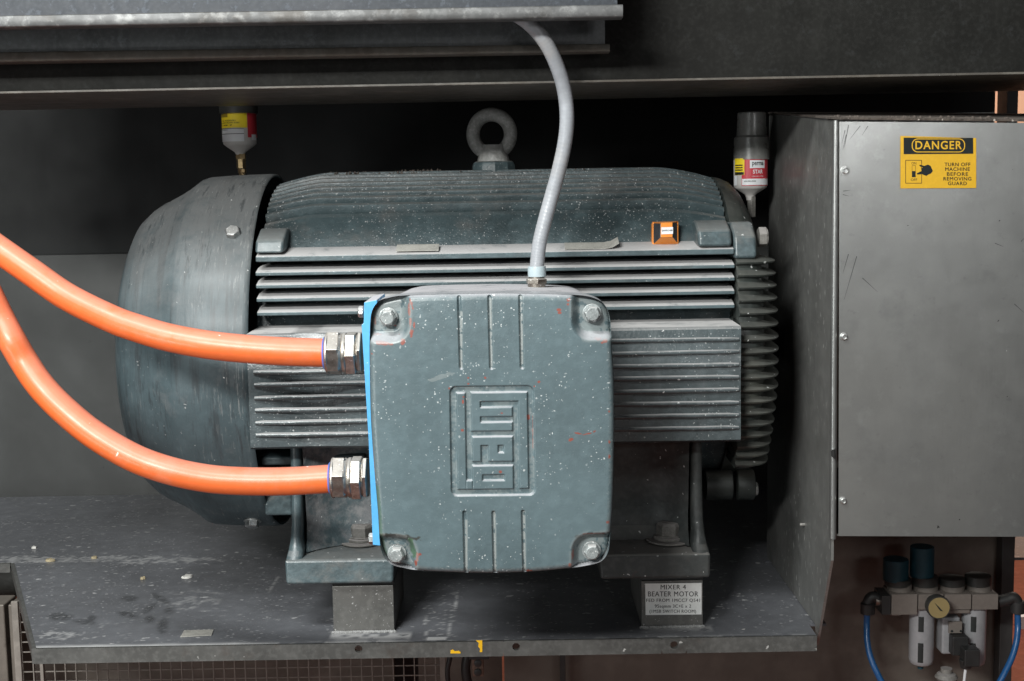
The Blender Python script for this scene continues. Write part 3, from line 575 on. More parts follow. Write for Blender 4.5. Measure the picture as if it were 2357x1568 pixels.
# side fins
for v in (609.5, 638.5, 669.5, 701.5):
    z = P(1690, v, 2.035).z; zr = P(1690, v-12, 2.14).z; th = .0052
    fb = MB(); y0, y1 = 2.035, 2.14
    fp = [(y0,z-th),(y0,z),(y0+.003,z+.0012),(y0+.022,z+.0062),(y0+.05,z+.0085),(y1,z+.009),(y1,z-th-.001)]
    fb.prism([(XL,a,b) for a,b in fp], [(XR,a,b) for a,b in fp])
    fb.build('cooling_fin', m_cast, mo, bevel=.001, ang=30)
for k in range(8):      # plain fins low on the far and near side, mostly in shade
    a = R(-38-6*k); 
# small casting lumps at the fins' ends
eb = MB()
def lug(uL, uR, vt, vm, vb, Yt, Ym, Yb, mb):
    xa, xb_ = P(uL, vb, Yb).x, P(uR, vb, Yb).x; um = (uL+uR)/2
    pr_ = [(2.15, P(um,vt,Yt).z-.002), (Yt, P(um,vt,Yt).z), (Ym, P(um,vm,Ym).z), (Yb, P(um,vb,Yb).z), (2.15, P(um,vb,Yb).z)]
    mb.prism([(xa,a,b) for a,b in pr_], [(xb_,a,b) for a,b in pr_])
lg = MB(); lug(586,652,526,553,583,2.085,2.045,2.034,lg); lg.build('mounting_lug', m_lug, mo, bevel=.005, segs=3)
lg = MB(); lug(1607,1686,507,530,568,2.08,2.04,2.032,lg); lg.build('mounting_lug', m_lug, mo, bevel=.006, segs=3)
# ribbed pads either side of the terminal box (one casting)
XP0, XP1 = P(571,900,1.97).x, P(1706,880,1.97).x
yp = 1.972; um = 1640
ztp = P(1706,751,yp).z; zbp = P(1700,1018,yp).z
pb = MB()
pr_ = [(yp+.004, ztp), (yp, ztp-.004), (yp+.002, (ztp+zbp)/2), (yp, zbp+.004), (yp+.006, zbp), (2.2, zbp+.01), (2.2, P(1690,725,2.12).z)]
def padsec(x): 
    t = (x-XP0)/(XP1-XP0); y_ = .006*max(0, 1-abs(t-.12)/.12)
    return [(x, a, b) for a, b in pr_]
rs = []; nst = 60
for i in range(nst+1):
    t = i/nst; x = XP0+(XP1-XP0)*t
    bow = .011*math.sin(min(1, t/.24)*math.pi)**2 if t < .24 else 0       # the left face is slightly hollow
    rs.append([(x, a+(bow if a < yp+.01 else 0)*(1-abs((b-(ztp+zbp)/2)/(ztp-zbp)*1.6)**2 if abs((b-(ztp+zbp)/2)/(ztp-zbp)*1.6) < 1 else 0), b) for a, b in pr_])
pb.rings(rs)
for v in (780, 809, 838.5, 867.5, 897, 926, 955, 983):
    z = P(1700, v+1.5, yp).z; n = 50; rr_ = []
    for i in range(n+1):
        t = .012+.984*i/n; x = XP0+(XP1-XP0)*t; wob = .0004*math.sin(t*9+v)+.00015*math.sin(t*61+v*2)
        q_ = 1 if .02 < t < .985 else .75
        rr_.append([(x, yp+.0015-.0042*q_*math.sin(math.pi*j/6), z+wob-.0040*q_*math.cos(math.pi*j/6)) for j in range(7)])
    pb.rings(rr_)
pb.build('ribbed_pad', m_pad, mo, ang=48)
# lifting eye
EY = YC; ec = P(1132, 309, EY); kk_ = EY/F
ey = thing('x', ec, None, None); bpy.data.objects.remove(ey)
m_eye = mk('dusty_eye', (.25,.25,.24), .5, mott=.5, mscale=25, dust=.3, dcol=(.15,.145,.135), specks=(dict(sc=70, size=.35, dens=.35, col=(.34,.35,.34), p=2),), grime=[(30,.5,.68,.5,(.13,.13,.125)), (40,.62,.7,.8,(.42,.43,.42))], bump=[(90,.0012)])
e1 = MB(); e1.torus(ec, (0.0,-1,0.0), 44*kk_, 15.8*kk_, 48, 18, sx=.97)
zc_t = P(1132,352,EY).z; zb_ = P(1132,372,EY).z; zb2 = P(1132,402,EY).z
e1.lathe((ec.x+.002, EY, zb_-.001), (0,0,1), [(0,37*kk_),(.008,35*kk_),(.018,30*kk_),(.030,26*kk_)], 32)
eye = e1.build('lifting_eye', m_eye, mo, ang=50)
e2 = MB(); e2.lathe((ec.x+.002, EY, zb2-.01), (0,0,1), [(0,51*kk_),(.026,50*kk_),(.0315,47*kk_),(.033,42*kk_)], 10, ph=.1); e2.build('eye_collar', m_top, eye, bevel=.002)
cb_ = MB(); rc = random.Random(4)
for i in range(90):
    u = rc.choice([rc.uniform(760,1010), rc.uniform(900,1000), rc.uniform(780,1480)]); an = R(rc.uniform(78,92)); x = P(u,395,YC).x; s_ = rc.uniform(.0006,.0026)*(1 if u < 1050 else .6)
    c = Vector((x, YC-(rt+.0003)*math.cos(an), ZC+(rt-.0008)*math.sin(an))); cb_.lathe(c, (rc.uniform(-.5,.5),-.4,1), [(-s_*.5,s_*.6),(s_*.2,s_),(s_*rc.uniform(.8,1.6),s_*.3)], 6, ph=rc.random())
tag(cb_.build('crumbs', m_crust, mo, flat=True), 'brown crumbs along the top of the motor', kind='stuff')
# end shield with ring fins
XS = XR+.0025
es = MB()
pfl = [(0,.05),(0,.288),(.002,.294),(.012,.292),(.026,.286),(.040,.272),(.052,.25),(.060,.215),(.063,.17),(.066,.06)]
nA = 60; rs = []
for i in range(nA+1):
    a = R(35)+R(110)*i/nA
    rs.append([(XS+t, YC-r*math.cos(a), ZC+r*math.sin(a)) for t, r in pfl])
vs = [p for r_ in rs for p in r_]; m_ = len(pfl)
es.add(vs, [(i*m_+j, i*m_+j+1, (i+1)*m_+j+1, (i+1)*m_+j) for i in range(nA) for j in range(m_-1)])
es.lathe((XS, YC, ZC), (1,0,0), [(0,.24),(.03,.238),(.05,.2),(.056,.15),(.062,.1),(.12,.03)], 64)
fv = [607,636,664,693,722,752,782,811,840,869,897,925,953,981,1008,1034,1058,1082]
cores = []
for i, v in enumerate(fv):
    z = P(1712, v, 2.0).z; dz = z-ZC; Rf = math.sqrt(max(.02**2, .318**2-dz*dz))
    ext = .079 if i < 11 else .079-.0014*(i-10)
    top = []; bot = []
    for j in range(19):
        a = math.pi/2*j/18; top.append((XS+ext*(math.cos(a)**.5 if j < 18 else 0), YC-Rf*(math.sin(a)**.42), z)); 
    for j in range(1, 19):
        a = math.pi/2*(18-j)/18; top.append((XS+ext*(math.cos(a)**.5 if j < 18 else 1), YC+Rf*(math.sin(a)**.42), z))
    top += [(XS, YC+.1, z), (XS, YC-.1, z)]
    n = len(top); g = Vector((XS-.01, YC, 0))
    bot = [(XS+(x-XS)*.98 if x > XS else x, y, z-.0035) for x, y, z_ in top]
    def sc_(kx, ky, zz): return [(XS+(x-XS)*kx if x > XS else x, YC+(y-YC)*ky, zz) for x, y, z_ in top]
    es.rings([sc_(.66,.955,z-.0075), sc_(.985,.997,z-.0022), sc_(1,1,z+.0002), sc_(.97,.99,z+.0016), sc_(.66,.955,z+.0075)])
    cores.append(sc_(.70,.963,z))
es.rings(cores)
shield = es.build('end_shield', mk('shield_paint', (.028,.034,.031), .5, mott=.45, mscale=12, dust=.5, dcol=(.10,.098,.088), dustlo=.45, specks=(sp_fine,), grime=[(18,.5,.68,.4,(.09,.088,.07))], bump=[(90,.0009)], coat=.1), mo, ang=45)
lg = MB(); lug(1690,1743,510,545,596,2.075,2.04,2.034,lg); lg.build('shield_lug', m_lug, shield, bevel=.006, segs=3)
bolt(shield, 'bolt', P(1745,546,2.075), (1,0,0), .0165, .014, m_dirtybolt, ph=.2)
lw = MB(); y_ = 2.19; c = P(1622,1116,y_); lw.lathe((c.x,c.y,c.z), (1,0,0), [(0,.026),(.045,.026),(.046,.024)], 32); c2 = P(1693,1116,y_)
lw.lathe((c2.x,c2.y,c2.z), (1,0,0), [(0,.024),(.002,.026),(.030,.026),(.031,.024)], 32); lw.box(c.x, c2.x+.028, y_+.01, y_+.1, c.z-.018, c.z+.05)
lw.build('lower_lug', m_lugshade, shield, bevel=.001)
bolt(shield, 'bolt', P(1733,1126,y_), (1,0,0), .0125, .008, m_zinc, ph=.1)
c = P(600,1056,2.07); MB().hexa([(c.x,c.y,c.z-.012),(c.x+.17,c.y,c.z-.008),(c.x+.17,c.y+.08,c.z-.008),(c.x,c.y+.08,c.z-.012),(c.x,c.y,c.z+.002),(c.x+.17,c.y,c.z+.004),(c.x+.17,c.y+.08,c.z+.01),(c.x,c.y+.08,c.z+.01)]).build('casting_rib', m_castdark, mo, bevel=.004)
c = P(630,1165,2.12); MB().box(c.x-.012, c.x+.035, 2.10, 2.25, c.z-.012, c.z+.035).build('lower_lug', m_lug, mo, bevel=.005)
# feet
def foot(uL, uR, vt, side):
    xa, xb_ = P(uL, vt+30, 2.0).x, P(uR, vt+30, 2.0).x; um = (uL+uR)/2; zt_ = P(um, vt, 2.003).z
    f = MB()
    f.hexa([(xa+.002,1.998,ZF),(xb_-.002,1.998,ZF),(xb_,2.3,ZF),(xa,2.3,ZF),(xa,2.003,zt_),(xb_,2.003,zt_),(xb_,2.26,zt_+.010),(xa,2.26,zt_+.010)])
    fo = f.build('foot', m_lug if side < 0 else m_footr, mo, bevel=.005, segs=3)
    w_ = MB(); s = 1 if side < 0 else -1; e = xa if side < 0 else xb_
    def rg(z, ox, wd, yf, rr_=.008):
        x0_, x1_ = e+s*ox, e+s*(ox+wd); n = 6; o = []
        h = abs(x1_-x0_)/2
        for i in range(n+1):
            a = math.pi*i/n; o.append(((x0_+x1_)/2-(x1_-x0_)/2*math.cos(a), yf+min(rr_, h)*(1-math.sin(a)), z))
        return [(x0_, 2.32, z)]+o+[(x1_, 2.32, z)]
    H = -.36-zt_
    lv = [(-.004,.0005,.032,2.004),(.004,.002,.030,2.008),(.012,.004,.028,2.013),(.026,.0065,.026,2.019),(.05,.0085,.025,2.024),(.09,.009,.025,2.028),(H,.009,.025,2.036)]
    w_.rings([rg(zt_+a, b, c_*.68 if a > .02 else c_*.85, d) for a, b, c_, d in lv])
    w_.build('end_web', m_cast if side < 0 else m_footr, fo, ang=60)
    # sloping inner wall with a rounded fillet to the plate and to the web
    wl = MB(); n = 14; m2 = 10; x0_, x1_ = (xa+.03, xb_+.03) if side < 0 else (xa-.03, xb_-.03)
    grid = []
    for i in range(n+1):
        t = i/n; x = x0_+(x1_-x0_)*t; dist = (x-x0_) if side < 0 else (x1_-x); fil = .09*max(0, 1-dist/.075)**2
        row = []
        for j in range(m2+1):
            q_ = j/m2; z = zt_+.004+H*q_; fz = .045*max(0, 1-(z-zt_)/.05)**2
            row.append((x, 2.100-.030*q_-fil*.5-fz*.6, z))
        row += [(x, 2.3, zt_+.004+H), (x, 2.3, zt_+.004)]; grid.append(row)
    wl.rings(grid); wl.build('foot_wall', m_fwall if side < 0 else m_footr, fo, ang=70)
    return fo, zt_
fL, zl = foot(655, 908, 1288, -1)
fR, zr_ = foot(1379, 1637, 1276, 1)
def hb_(u, v, fo, zt_):
    p = PZ(u, v, zt_+.004); k_ = Vector((0,0,1))
    b = MB(); b.lathe(p, k_, [(0,.0385),(.002,.0385),(.003,.0375)], 48); b.lathe(p+k_*.003, k_, [(0,.026),(.004,.026),(.0055,.024)], 40)
    b.lathe(p+k_*.0085, k_, [(0,.0225),(.002,.0225)], 32); b.hex(p+k_*.010, k_, .0215, .019, .35); b.lathe(p+k_*.0285, k_, [(0,.017),(.002,.015)], 24)
    b.build('foot_bolt', m_dirtybolt, fo, bevel=.0008)
hb_(834, 1246, fL, zl); hb_(1541, 1243, fR, zr_)
p = PZ(749, 1249, zl+.004); MB().lathe(p, (0,0,1), [(0,.0145),(.0006,.0145)], 32).build('drilled_hole', m_castdark, fL)
p = PZ(1440, 1236, zr_+.004); MB().lathe(p, (0,0,1), [(0,.0145),(.0006,.0145)], 32).build('drilled_hole', m_castdark, fR)
# ------------------------------------------------------------------ terminal box
YL = 1.65; kL = YL/F
outline = [(893,687),(924,682),(1000,679),(1129,676.5),(1240,677.5),(1315,680),(1350,683),(1372,689),(1389,699),(1399,713),(1404,728),(1406.5,745),(1410,800),(1414,875),(1415.5,966),(1414,1080),(1411,1181),(1406,1240),(1402,1272),(1393,1290),(1380,1300),(1357,1306),(1320,1312),(1240,1320),(1139,1324),(1050,1322.5),(962,1318),(930,1313),(905,1307),(888,1295),(877,1276),(872,1250),(868,1181),(861,1100),(855,1020),(851.5,960),(849.5,880),(848.5,799),(850,745),(853,722),(860,706),(873,693)]
def smooth(pts, n=8):
    o = []; m = len(pts)
    for i in range(m):
        a, b, c, d = (np.array(pts[(i+k)%m], float) for k in (-1,0,1,2))
        for j in range(n):
            t = j/n; o.append(.5*((2*b)+(c-a)*t+(2*a-5*b+4*c-d)*t*t+(3*b-a-3*c+d)*t**3))
    return np.array(o)
OL = smooth(outline, 6)
step = 1.15
gu = np.arange(843, 1421, step); gv = np.arange(671, 1330, step); UU, VV = np.meshgrid(gu, gv)
def sdf_poly(U, V, poly):
    d = np.full(U.shape, 1e9); ins = np.zeros(U.shape, bool); m = len(poly); qx = np.zeros(U.shape); qy = np.zeros(U.shape)
    for i in range(m):
        ax_, ay = poly[i]; bx_, by = poly[(i+1)%m]; ex, ey_ = bx_-ax_, by-ay; L2 = ex*ex+ey_*ey_+1e-12
        t = np.clip(((U-ax_)*ex+(V-ay)*ey_)/L2, 0, 1); px, py = ax_+t*ex, ay+t*ey_; dd = (U-px)**2+(V-py)**2
        mk_ = dd < d; d = np.where(mk_, dd, d); qx = np.where(mk_, px, qx); qy = np.where(mk_, py, qy)
        if by != ay:
            c_ = ((ay > V) != (by > V)) & (U < ex*(V-ay)/(by-ay)+ax_); ins ^= c_
    d = np.sqrt(d); return np.where(ins, d, -d), qx, qy
SD, QX, QY = sdf_poly(UU, VV, OL)
def sst(x, a, b): t = np.clip((x-a)/(b-a), 0, 1); return t*t*(3-2*t)
def rbox(U, V, u0, u1, v0, v1, r):   # signed distance, positive inside
    dx = np.abs(U-(u0+u1)/2)-(u1-u0)/2+r; dy = np.abs(V-(v0+v1)/2)-(v1-v0)/2+r
    return -(np.sqrt(np.maximum(dx,0)**2+np.maximum(dy,0)**2)+np.minimum(np.maximum(dx,dy),0)-r)
drop = np.zeros(UU.shape)
rr0 = 15.; dcl = np.clip(SD, 0, rr0); drop += (rr0-np.sqrt(np.maximum(rr0**2-(rr0-dcl)**2, 0)))*kL*.9
drop += .005*(np.abs((UU-1132)/285)**4+np.abs((VV-1000)/325)**4)
rec = np.zeros(UU.shape); shoulder = np.zeros(UU.shape)
for (u0,u1,v0,v1,wd) in ((760,946,600,793,27),(1313,1500,600,787,24),(760,962,1231,1400,24),(1313,1500,1226,1400,22)):
    s = rbox(UU, VV, u0, u1, v0, v1, 46); rec = np.maximum(rec, sst(s, 0, wd)); shoulder = np.maximum(shoulder, np.exp(-((s-3)/5)**2))
drop += rec*.015
def seg(U, V, a, b):
    ex, ey_ = b[0]-a[0], b[1]-a[1]; t = np.clip(((U-a[0])*ex+(V-a[1])*ey_)/(ex*ex+ey_*ey_), 0, 1); return np.hypot(U-a[0]-t*ex, V-a[1]-t*ey_)
for a, b in (((1056.5,686),(1061.5,846)),((1126.5,685),(1131,846)),((1198,684),(1201.5,845)),((1069,1181),(1072.5,1320)),((1136,1181),(1139.5,1322)),((1204,1179),(1207.5,1320))):
    drop += (1-sst(seg(UU, VV, a, b), 1.5, 5.6))*.0042
X4 = (UU-997.7)/.1988; Y4 = (VV-857.4)/.1988; xs_ = X4-.015*(Y4-790); ys_ = Y4+.0115*(X4-680)
def RM(x0,x1,y0,y1,e=11): s = rbox(xs_, ys_, x0, x1, y0, y1, 4); return sst(s, -e, e)
def sub(a, b): return np.minimum(a, 1-b)
out_ = sst(rbox(xs_, ys_, 199, 1168, 160, 1425, 75), -11, 11)
A = np.maximum(np.maximum(RM(272,376,235,1355), RM(370,448,1250,1355)), RM(446,920,1080,1355)); A = sub(A, RM(563,815,1187,1252))
B = sub(sub(RM(448,920,745,1035), RM(550,633,848,1060)), RM(748,812,848,930))
C = np.maximum(RM(440,920,232,682), RM(900,1096,232,338)); C = np.maximum(C, RM(988,1096,232,1352)); C = sub(sub(C, RM(549,988,338,405)), RM(549,925,515,578))
isl = np.maximum(np.maximum(A, B), C)
drop += np.minimum(out_, 1-isl)*.0036
nz = fnoise(UU.shape, 14, 5); nz2 = fnoise(UU.shape, 4, 6); nz3 = fnoise(UU.shape, 40, 8)
drop += (nz-.5)*.00008+(nz3-.5)*.0003
inside = SD > -step*.75
snap = SD < 0
PU = np.where(snap, QX, UU); PV = np.where(snap, QY, VV); drop = np.where(snap, .9*rr0*kL+.005, drop)
dx = np.array([[*ray(0,0)], [*ray(1000,0)], [*ray(0,1000)]]); d00 = dx[0]; du = (dx[1]-dx[0])/1000; dv = (dx[2]-dx[0])/1000
D3 = d00+PU[...,None]*du+PV[...,None]*dv; pts = D3*(YL/D3[...,1:2]); pts[...,1] += drop
nyv, nxv = UU.shape; idx = -np.ones(UU.shape, int); ok = inside; cell = ok[:-1,:-1]&ok[1:,:-1]&ok[:-1,1:]&ok[1:,1:]
used = np.zeros(UU.shape, bool); used[:-1,:-1] |= cell; used[1:,:-1] |= cell; used[:-1,1:] |= cell; used[1:,1:] |= cell
idx[used] = np.arange(used.sum())
j, i = np.nonzero(cell); lm = MB(); lm.v = [tuple(p) for p in pts[used]]; lm.f = list(zip(idx[j,i].tolist(), idx[j+1,i].tolist(), idx[j+1,i+1].tolist(), idx[j,i+1].tolist()))
nv0 = len(lm.v)
sk0 = [P(a, b, YL)+Vector((0, .9*rr0*kL+.003, 0)) for a, b in OL]; sk1 = [Vector((p.x*1.0, YL+.052, p.z)) for p in sk0]
lm.rings([sk0, sk1], cap=False)
tb = lm.build('terminal_box_lid', m_lid, mo, ang=70)
# order of vertices is kept by from_pydata, so the wear maps can be written directly
chip = np.zeros(UU.shape)
def cb(u, v, ru, rv, rot=0, k=1.):
    c_, s_ = math.cos(rot), math.sin(rot); a = ((UU-u)*c_+(VV-v)*s_)/ru; b = (-(UU-u)*s_+(VV-v)*c_)/rv
    return np.clip((1.25-(a*a+b*b)-1.5*(nz2-.5))*2.2, 0, 1)*k
for b in [(941,716,3,16),(944,742,2.5,14),(953,748,2,8),(947,766,4,11,.2),(927,788,9,6,-.6),(884,792,18,4,.05),(874,788,10,3),(859,742,3,9),(861,712,3,10,.5),(946,700,3,11,-.3),(866,773,10,2),
          (1309,691,4,4),(1308,701,3,3),(1286,714,5,3),(1288,721,4,3),(1377,781,8,3),(1392,787,9,4,-.3),(1345,1320,9,3),(1314,1013,5,4,-.4),(1330,998,10,1.6,.2),(1355,999,12,1.5,-.2),(1369,994,5,1.6,-.5),
          (1403,949,2.5,3),(1403,1018,2.5,4),(1403,1052,2.5,5),(1400,1204,4,4),(960,1284,3,10),(964,1278,5,3),(956,1300,3,8),(911,1307,13,3),(1319,1278,3,12),(1312,1303,4,5),(1365,1231,26,2),(1217,1317,7,3),(1216,961,4,6),(1240,879,3,2.5),(1152,1086,4,3),(1067,914,3,3),(1066,925,2.5,5),(1064,990,3,3),(1034,894,2,3),(1117,870,2.5,3),(1078,870,2,2),(1078,884,2,2),(1230,890,2,2),(906,752,4,2),(890,748,8,2),(855,816,2,2),(1155,951,3,2)]:
    chip = np.maximum(chip, cb(*b))
chip = np.maximum(chip, (np.exp(-((xs_-1150)/10)**2)*((ys_ > 250)&(ys_ < 1000))*nz > .42)*.7)
grease = np.maximum(cb(915,1238,50,7,.05,.85)*(VV < 1252), cb(1362,1236,36,6,-.05,.5))  # grease smear, plus shade painted below the upper walls of both recesses
rub = np.clip(shoulder*.7*(nz > .35)+np.exp(-((SD-9)/4)**2)*.35*(nz2 > .4), 0, 1)*.5; rub = np.maximum(rub, cb(1015,868,30,5,-.3,.3)); rub = np.maximum(rub, rec*.45*(nz2+nz > .9))
rub = np.maximum(rub, np.minimum(out_, 1-isl)*.3*sst(nz2*.6+nz*.5, .35, .75))
for a, b in (((1061.5,720),(1061.5,846)),((1129,690),(1131,846)),((1200,684),(1201.5,845)),((1073,1200),(1073,1320)),((1138,1181),(1140,1322)),((1206,1179),(1208,1320))):
    rub = np.maximum(rub, (1-sst(seg(UU, VV, a, b), 1., 4.5))*.85*(nz2 > .22))
green = np.maximum(cb(948,1262,7,26,-.2,.8), np.clip(1-np.abs(SD-5)/6, 0, 1)*((UU < 900)&(VV > 1120)&(VV < 1290))*.6)
for nm, arr in (('chip', chip), ('grease', grease), ('rub', rub), ('green', green)):
    vals = np.zeros(len(lm.v), np.float32); vals[:nv0] = arr[used]; a = tb.data.attributes.new(nm, 'FLOAT', 'POINT'); a.data.foreach_set('value', vals)
for (u, v) in ((893,731),(1363,722),(913,1276),(1362,1269)):
    p = P(u, v, YL+.0125); b = MB(); b.lathe(p+Vector((0,.006,0)), (0,-1,0), [(0,.0125),(.003,.0125),(.0035,.0118)], 28); b.hex(p+Vector((0,.003,0)), (0,-1,0), .0108, .012, random.uniform(0,.6)); b.lathe(p+Vector((0,-.0085,0)), (0,-1,0), [(0,.0088),(.0012,.0078)], 24)
    b.build('lid_bolt', m_lidbolt, tb, bevel=.0006)
# box body behind the lid
cx, cz = P(1128,1000,YL).x, P(1128,1000,YL).z
def bsec(Y, s, dzt=0.): return [(cx+(P(a,b,YL).x-cx)*s, Y, cz+(P(a,b,YL).z-cz)*s-dzt) for a, b in OL[::2]]
bb = MB(); bb.rings([bsec(YL+.045,.965), bsec(YL+.05,.985), bsec(YL+.075,.985), bsec(YL+.080,.955), bsec(YL+.20,.955), bsec(YL+.30,.94), bsec(2.02,.93)])
body = bb.build('terminal_box', m_box, mo, ang=50)
# blue gland plate on the left side
bp = MB(); yA, yB_ = 1.682, 1.79
def bpx(u, v): return P(u, v, yA)
f0 = [bpx(838,696), bpx(868,690), bpx(884,1258), bpx(858,1255), bpx(848,1010), bpx(832,748), bpx(837,744)]
bp.prism(f0, [(p.x, yB_, p.z) for p in f0])
bp.build('gland_plate', m_blue, body, bevel=.0012)
tag(body.children[-1], 'bright blue gland plate on the left side of the box')
for (u, v) in ((836,718),(860,1240)):
    p = P(u, v, 1.70); bolt(body, 'plate_bolt', p, (-1,0,0), .0078, .0062, m_zinc, ph=.2, washer=0)
# ------------------------------------------------------------------ cable glands
m_bluering = mk('blue_seal', (.10,.16,.50), .4, mott=.1)
def gland(u0, u1, v, Y, label):
    p0, p1 = P(u0, v, Y), P(u1, v+.0, Y); L2 = p1.x-p0.x
    g = thing('cable_gland', tuple(p1), None, None); g['label'] = label; g.parent = mo; g.location = Vector(p1)-Vector(LOC[mo.name]); LOC[g.name] = tuple(p1)
    a = (1,0,0); k = Y/F; t = lambda x: p0+Vector((x*k,0,0))
    MB().lathe(t(0), a, [(-.0012,.0215),(0,.0228),(.002,.0235)], 40).build('seal', m_bluering, g)
    n1 = MB(); n1.lathe(t(2), a, [(0,.0240),(3*k,.0285),(7*k,.0290),(9*k,.0285)], 40); n1.hex(t(9), a, .0312, 32*k, .25); n1.lathe(t(9), a, [(27*k,.0285),(36*k,.0262)], 40); n1.build('clamping_nut', m_nickel, g, bevel=.0009)
    n2 = MB(); n2.lathe(t(42), a, [(0,.0262),(2*k,.0285),(9*k,.0285),(11*k,.027)], 40); n2.hex(t(52), a, .0315, 26*k, .55); n2.lathe(t(77), a, [(0,.0265),(3*k,.0265)], 40); n2.hex(t(80), a, .0310, (u1-u0-78)*k, .30); n2.build('gland_body', m_nickel, g, bevel=.0009)
    return g
gland(747, 834, 813.5, 1.795, 'upper cable gland'); gland(760, 848, 1100.5, 1.795, 'lower cable gland')
# ================================================================== orange cables
def cable(pts, label):
    n = len(pts); P3 = [P(u, v, Y) for u, v, Y in pts]
    return tag(MB().tube(P3, .0199, 28, 90).build('power_cable', m_orange, ang=80), label, 'cable', 'orange power cables entering the terminal box')
cable([(-900,200,1.95),(-500,330,1.93),(-160,470,1.90),(-70,527,1.88),(0,576,1.87),(73,627,1.86),(156,684,1.85),(259,735,1.83),(320,757,1.82),(390,777.5,1.81),(480,794,1.80),(568,803.5,1.797),(660,809.5,1.795),(752,812.5,1.795)], 'upper thick orange cable running from left into the upper gland')
cable([(-420,150,1.94),(-240,320,1.90),(-100,540,1.87),(-38,655,1.855),(0,732,1.85),(28,785,1.84),(56,833,1.84),(92,886,1.83),(143,940,1.82),(216,1000,1.81),(306,1053,1.80),(390,1083.5,1.795),(480,1102,1.795),(568,1108,1.795),(660,1108,1.795),(765,1102,1.795)], 'lower thick orange cable curving from left into the lower gland')
# ================================================================== grey conduit
cd = thing('conduit', tuple(P(1234,652,1.93)), 'grey flexible conduit rising from the top of the terminal box', 'conduit')
cp = [(1235,618,1.93),(1237,600,1.93),(1242,559,1.93),(1255,505,1.93),(1271,447,1.93),(1288,385,1.925),(1301,322,1.92),(1305,268,1.915),(1299,210,1.91),(1284,157,1.90),(1261,107,1.89),(1231,67,1.885),(1190,35,1.885),(1120,5,1.885),(1040,-25,1.885)]
MB().tube([P(*c) for c in cp], .0107, 20, 300, rf=lambda i: 1+.010*math.sin(i*1.9)).build('flexible_tube', m_conduit, cd, ang=80)
cn = MB(); p = P(1236,637,1.93); cn.lathe(p, (0,0,1), [(0,.0138),(.010,.0140),(.0155,.0134),(.0158,.0112)], 12, ph=.2); cn.build('union_nut', m_concol, cd, bevel=.0006)
cn = MB(); cn.lathe(P(1235,655,1.93), (0,0,1), [(-.006,.013),(.002,.0135)], 24); cn.hex(P(1235,652,1.93), (0,0,1), .0165, .0075, .1); cn.lathe(P(1235,645,1.93), (0,0,1), [(0,.012),(.005,.012)], 24); cn.build('connector', m_nickel, cd, bevel=.0004)
# ================================================================== blocks and plate
def block(uL, uR, vb, label):
    x0_, x1_ = P(uL, vb, 2.012).x, P(uR, vb, 2.012).x
    t = thing('support_block', ((x0_+x1_)/2, 2.1, ZS), label, 'block', 'steel support blocks under the motor feet')
    MB().box(x0_, x1_, 2.012, 2.20, ZS+.0005, ZF-.0075).build('block', m_block, t, bevel=.001)
    beads(uL, uR, vb).build('weld_bead', m_weld, t)
    MB().box(x0_-.001, x1_+.001, 2.016, 2.20, ZF-.007, ZF-.0003).build('shim', m_shaft, t, bevel=.0005)
    return t
def beads(uL, uR, v):
    x0_, x1_ = P(uL, v, 2.012).x, P(uR, v, 2.012).x; b = MB(); n = 34
    for i in range(n):
        x = x0_+(x1_-x0_)*i/(n-1); b.lathe((x, 2.010+random.uniform(-.001,.001), ZS-.001), (0,0,1), [(0,random.uniform(.0035,.0055)),(.0025,.0035),(.0042,.001)], 8)
    return b
m_weld = mk('weld_paint', (.20,.20,.195), .6, mott=.5, mscale=60, dust=.6, dcol=(.42,.42,.42))
block(768, 908, 1455, 'bare steel block under the left foot of the motor'); block(1477, 1618, 1442, 'steel block under the right foot carrying the engraved plate')
YN = 2.0115
npl = thing('name_plate', tuple(P(1550,1415,YN)), 'engraved pale plate with five lines of writing on the right block', 'sign')
def NP(k): return lambda u, v: P(u, v, YN-k)
c4 = [(1485,1343.5),(1615,1342),(1615,1414.5),(1486,1416)]
MB().prism([NP(0)(*c) for c in c4], [NP(.001)(*c) for c in c4]).build('plate', m_plate, npl, flat=True)
en = MB()
for s, a, b, v, h in (('MIXER 4',1520.5,1578.5,1351.5,5.3),('BEATER MOTOR',1491.5,1607,1367.3,5.8),('FED FROM 1MCC7 Q541',1487.5,1611,1382.6,4.4),('95sqmm 3C+E x 2',1507,1590.5,1396.5,4.9),('(1MSB SWITCH ROOM)',1495,1602,1408.3,4.8)):
    text_mesh(en, s, a, b, v-h, v+h, NP(.0012), space=1.1); text_mesh(en, s, a+.35, b+.35, v-h, v+h, NP(.00123), space=1.1)
en.build('engraving', m_engr, npl, flat=True)
# ================================================================== vibration sensor
YSn = 2.075
sn = thing('vibration_sensor', tuple(P(1531,565,YSn)), 'small orange and black sensor with a white tag stuck on the motor', 'sensor')
c = [P(1500,511,YSn+.006), P(1562,509,YSn+.006), P(1562,565,YSn-.006), P(1500,567,YSn-.006)]
nrm = (c[1]-c[0]).cross(c[3]-c[0]).normalized(); nrm = -nrm if nrm.y > 0 else nrm
ex = (c[1]-c[0]).normalized(); ez = (c[0]-c[3]).normalized(); H_ = .024; wd = (c[1]-c[0]).length; ht = (c[0]-c[3]).length
def SP(a, b, h): return c[3]+ex*wd*a+ez*ht*b+nrm*h
MB().prism([SP(.0,.0,-.01),SP(1,.0,-.01),SP(1,1,-.01),SP(0,1,-.01)], [SP(.02,.04,.004),SP(.98,.04,.004),SP(.98,.96,.004),SP(.02,.96,.004)]).build('sensor_base', m_sorange, sn, bevel=.001)
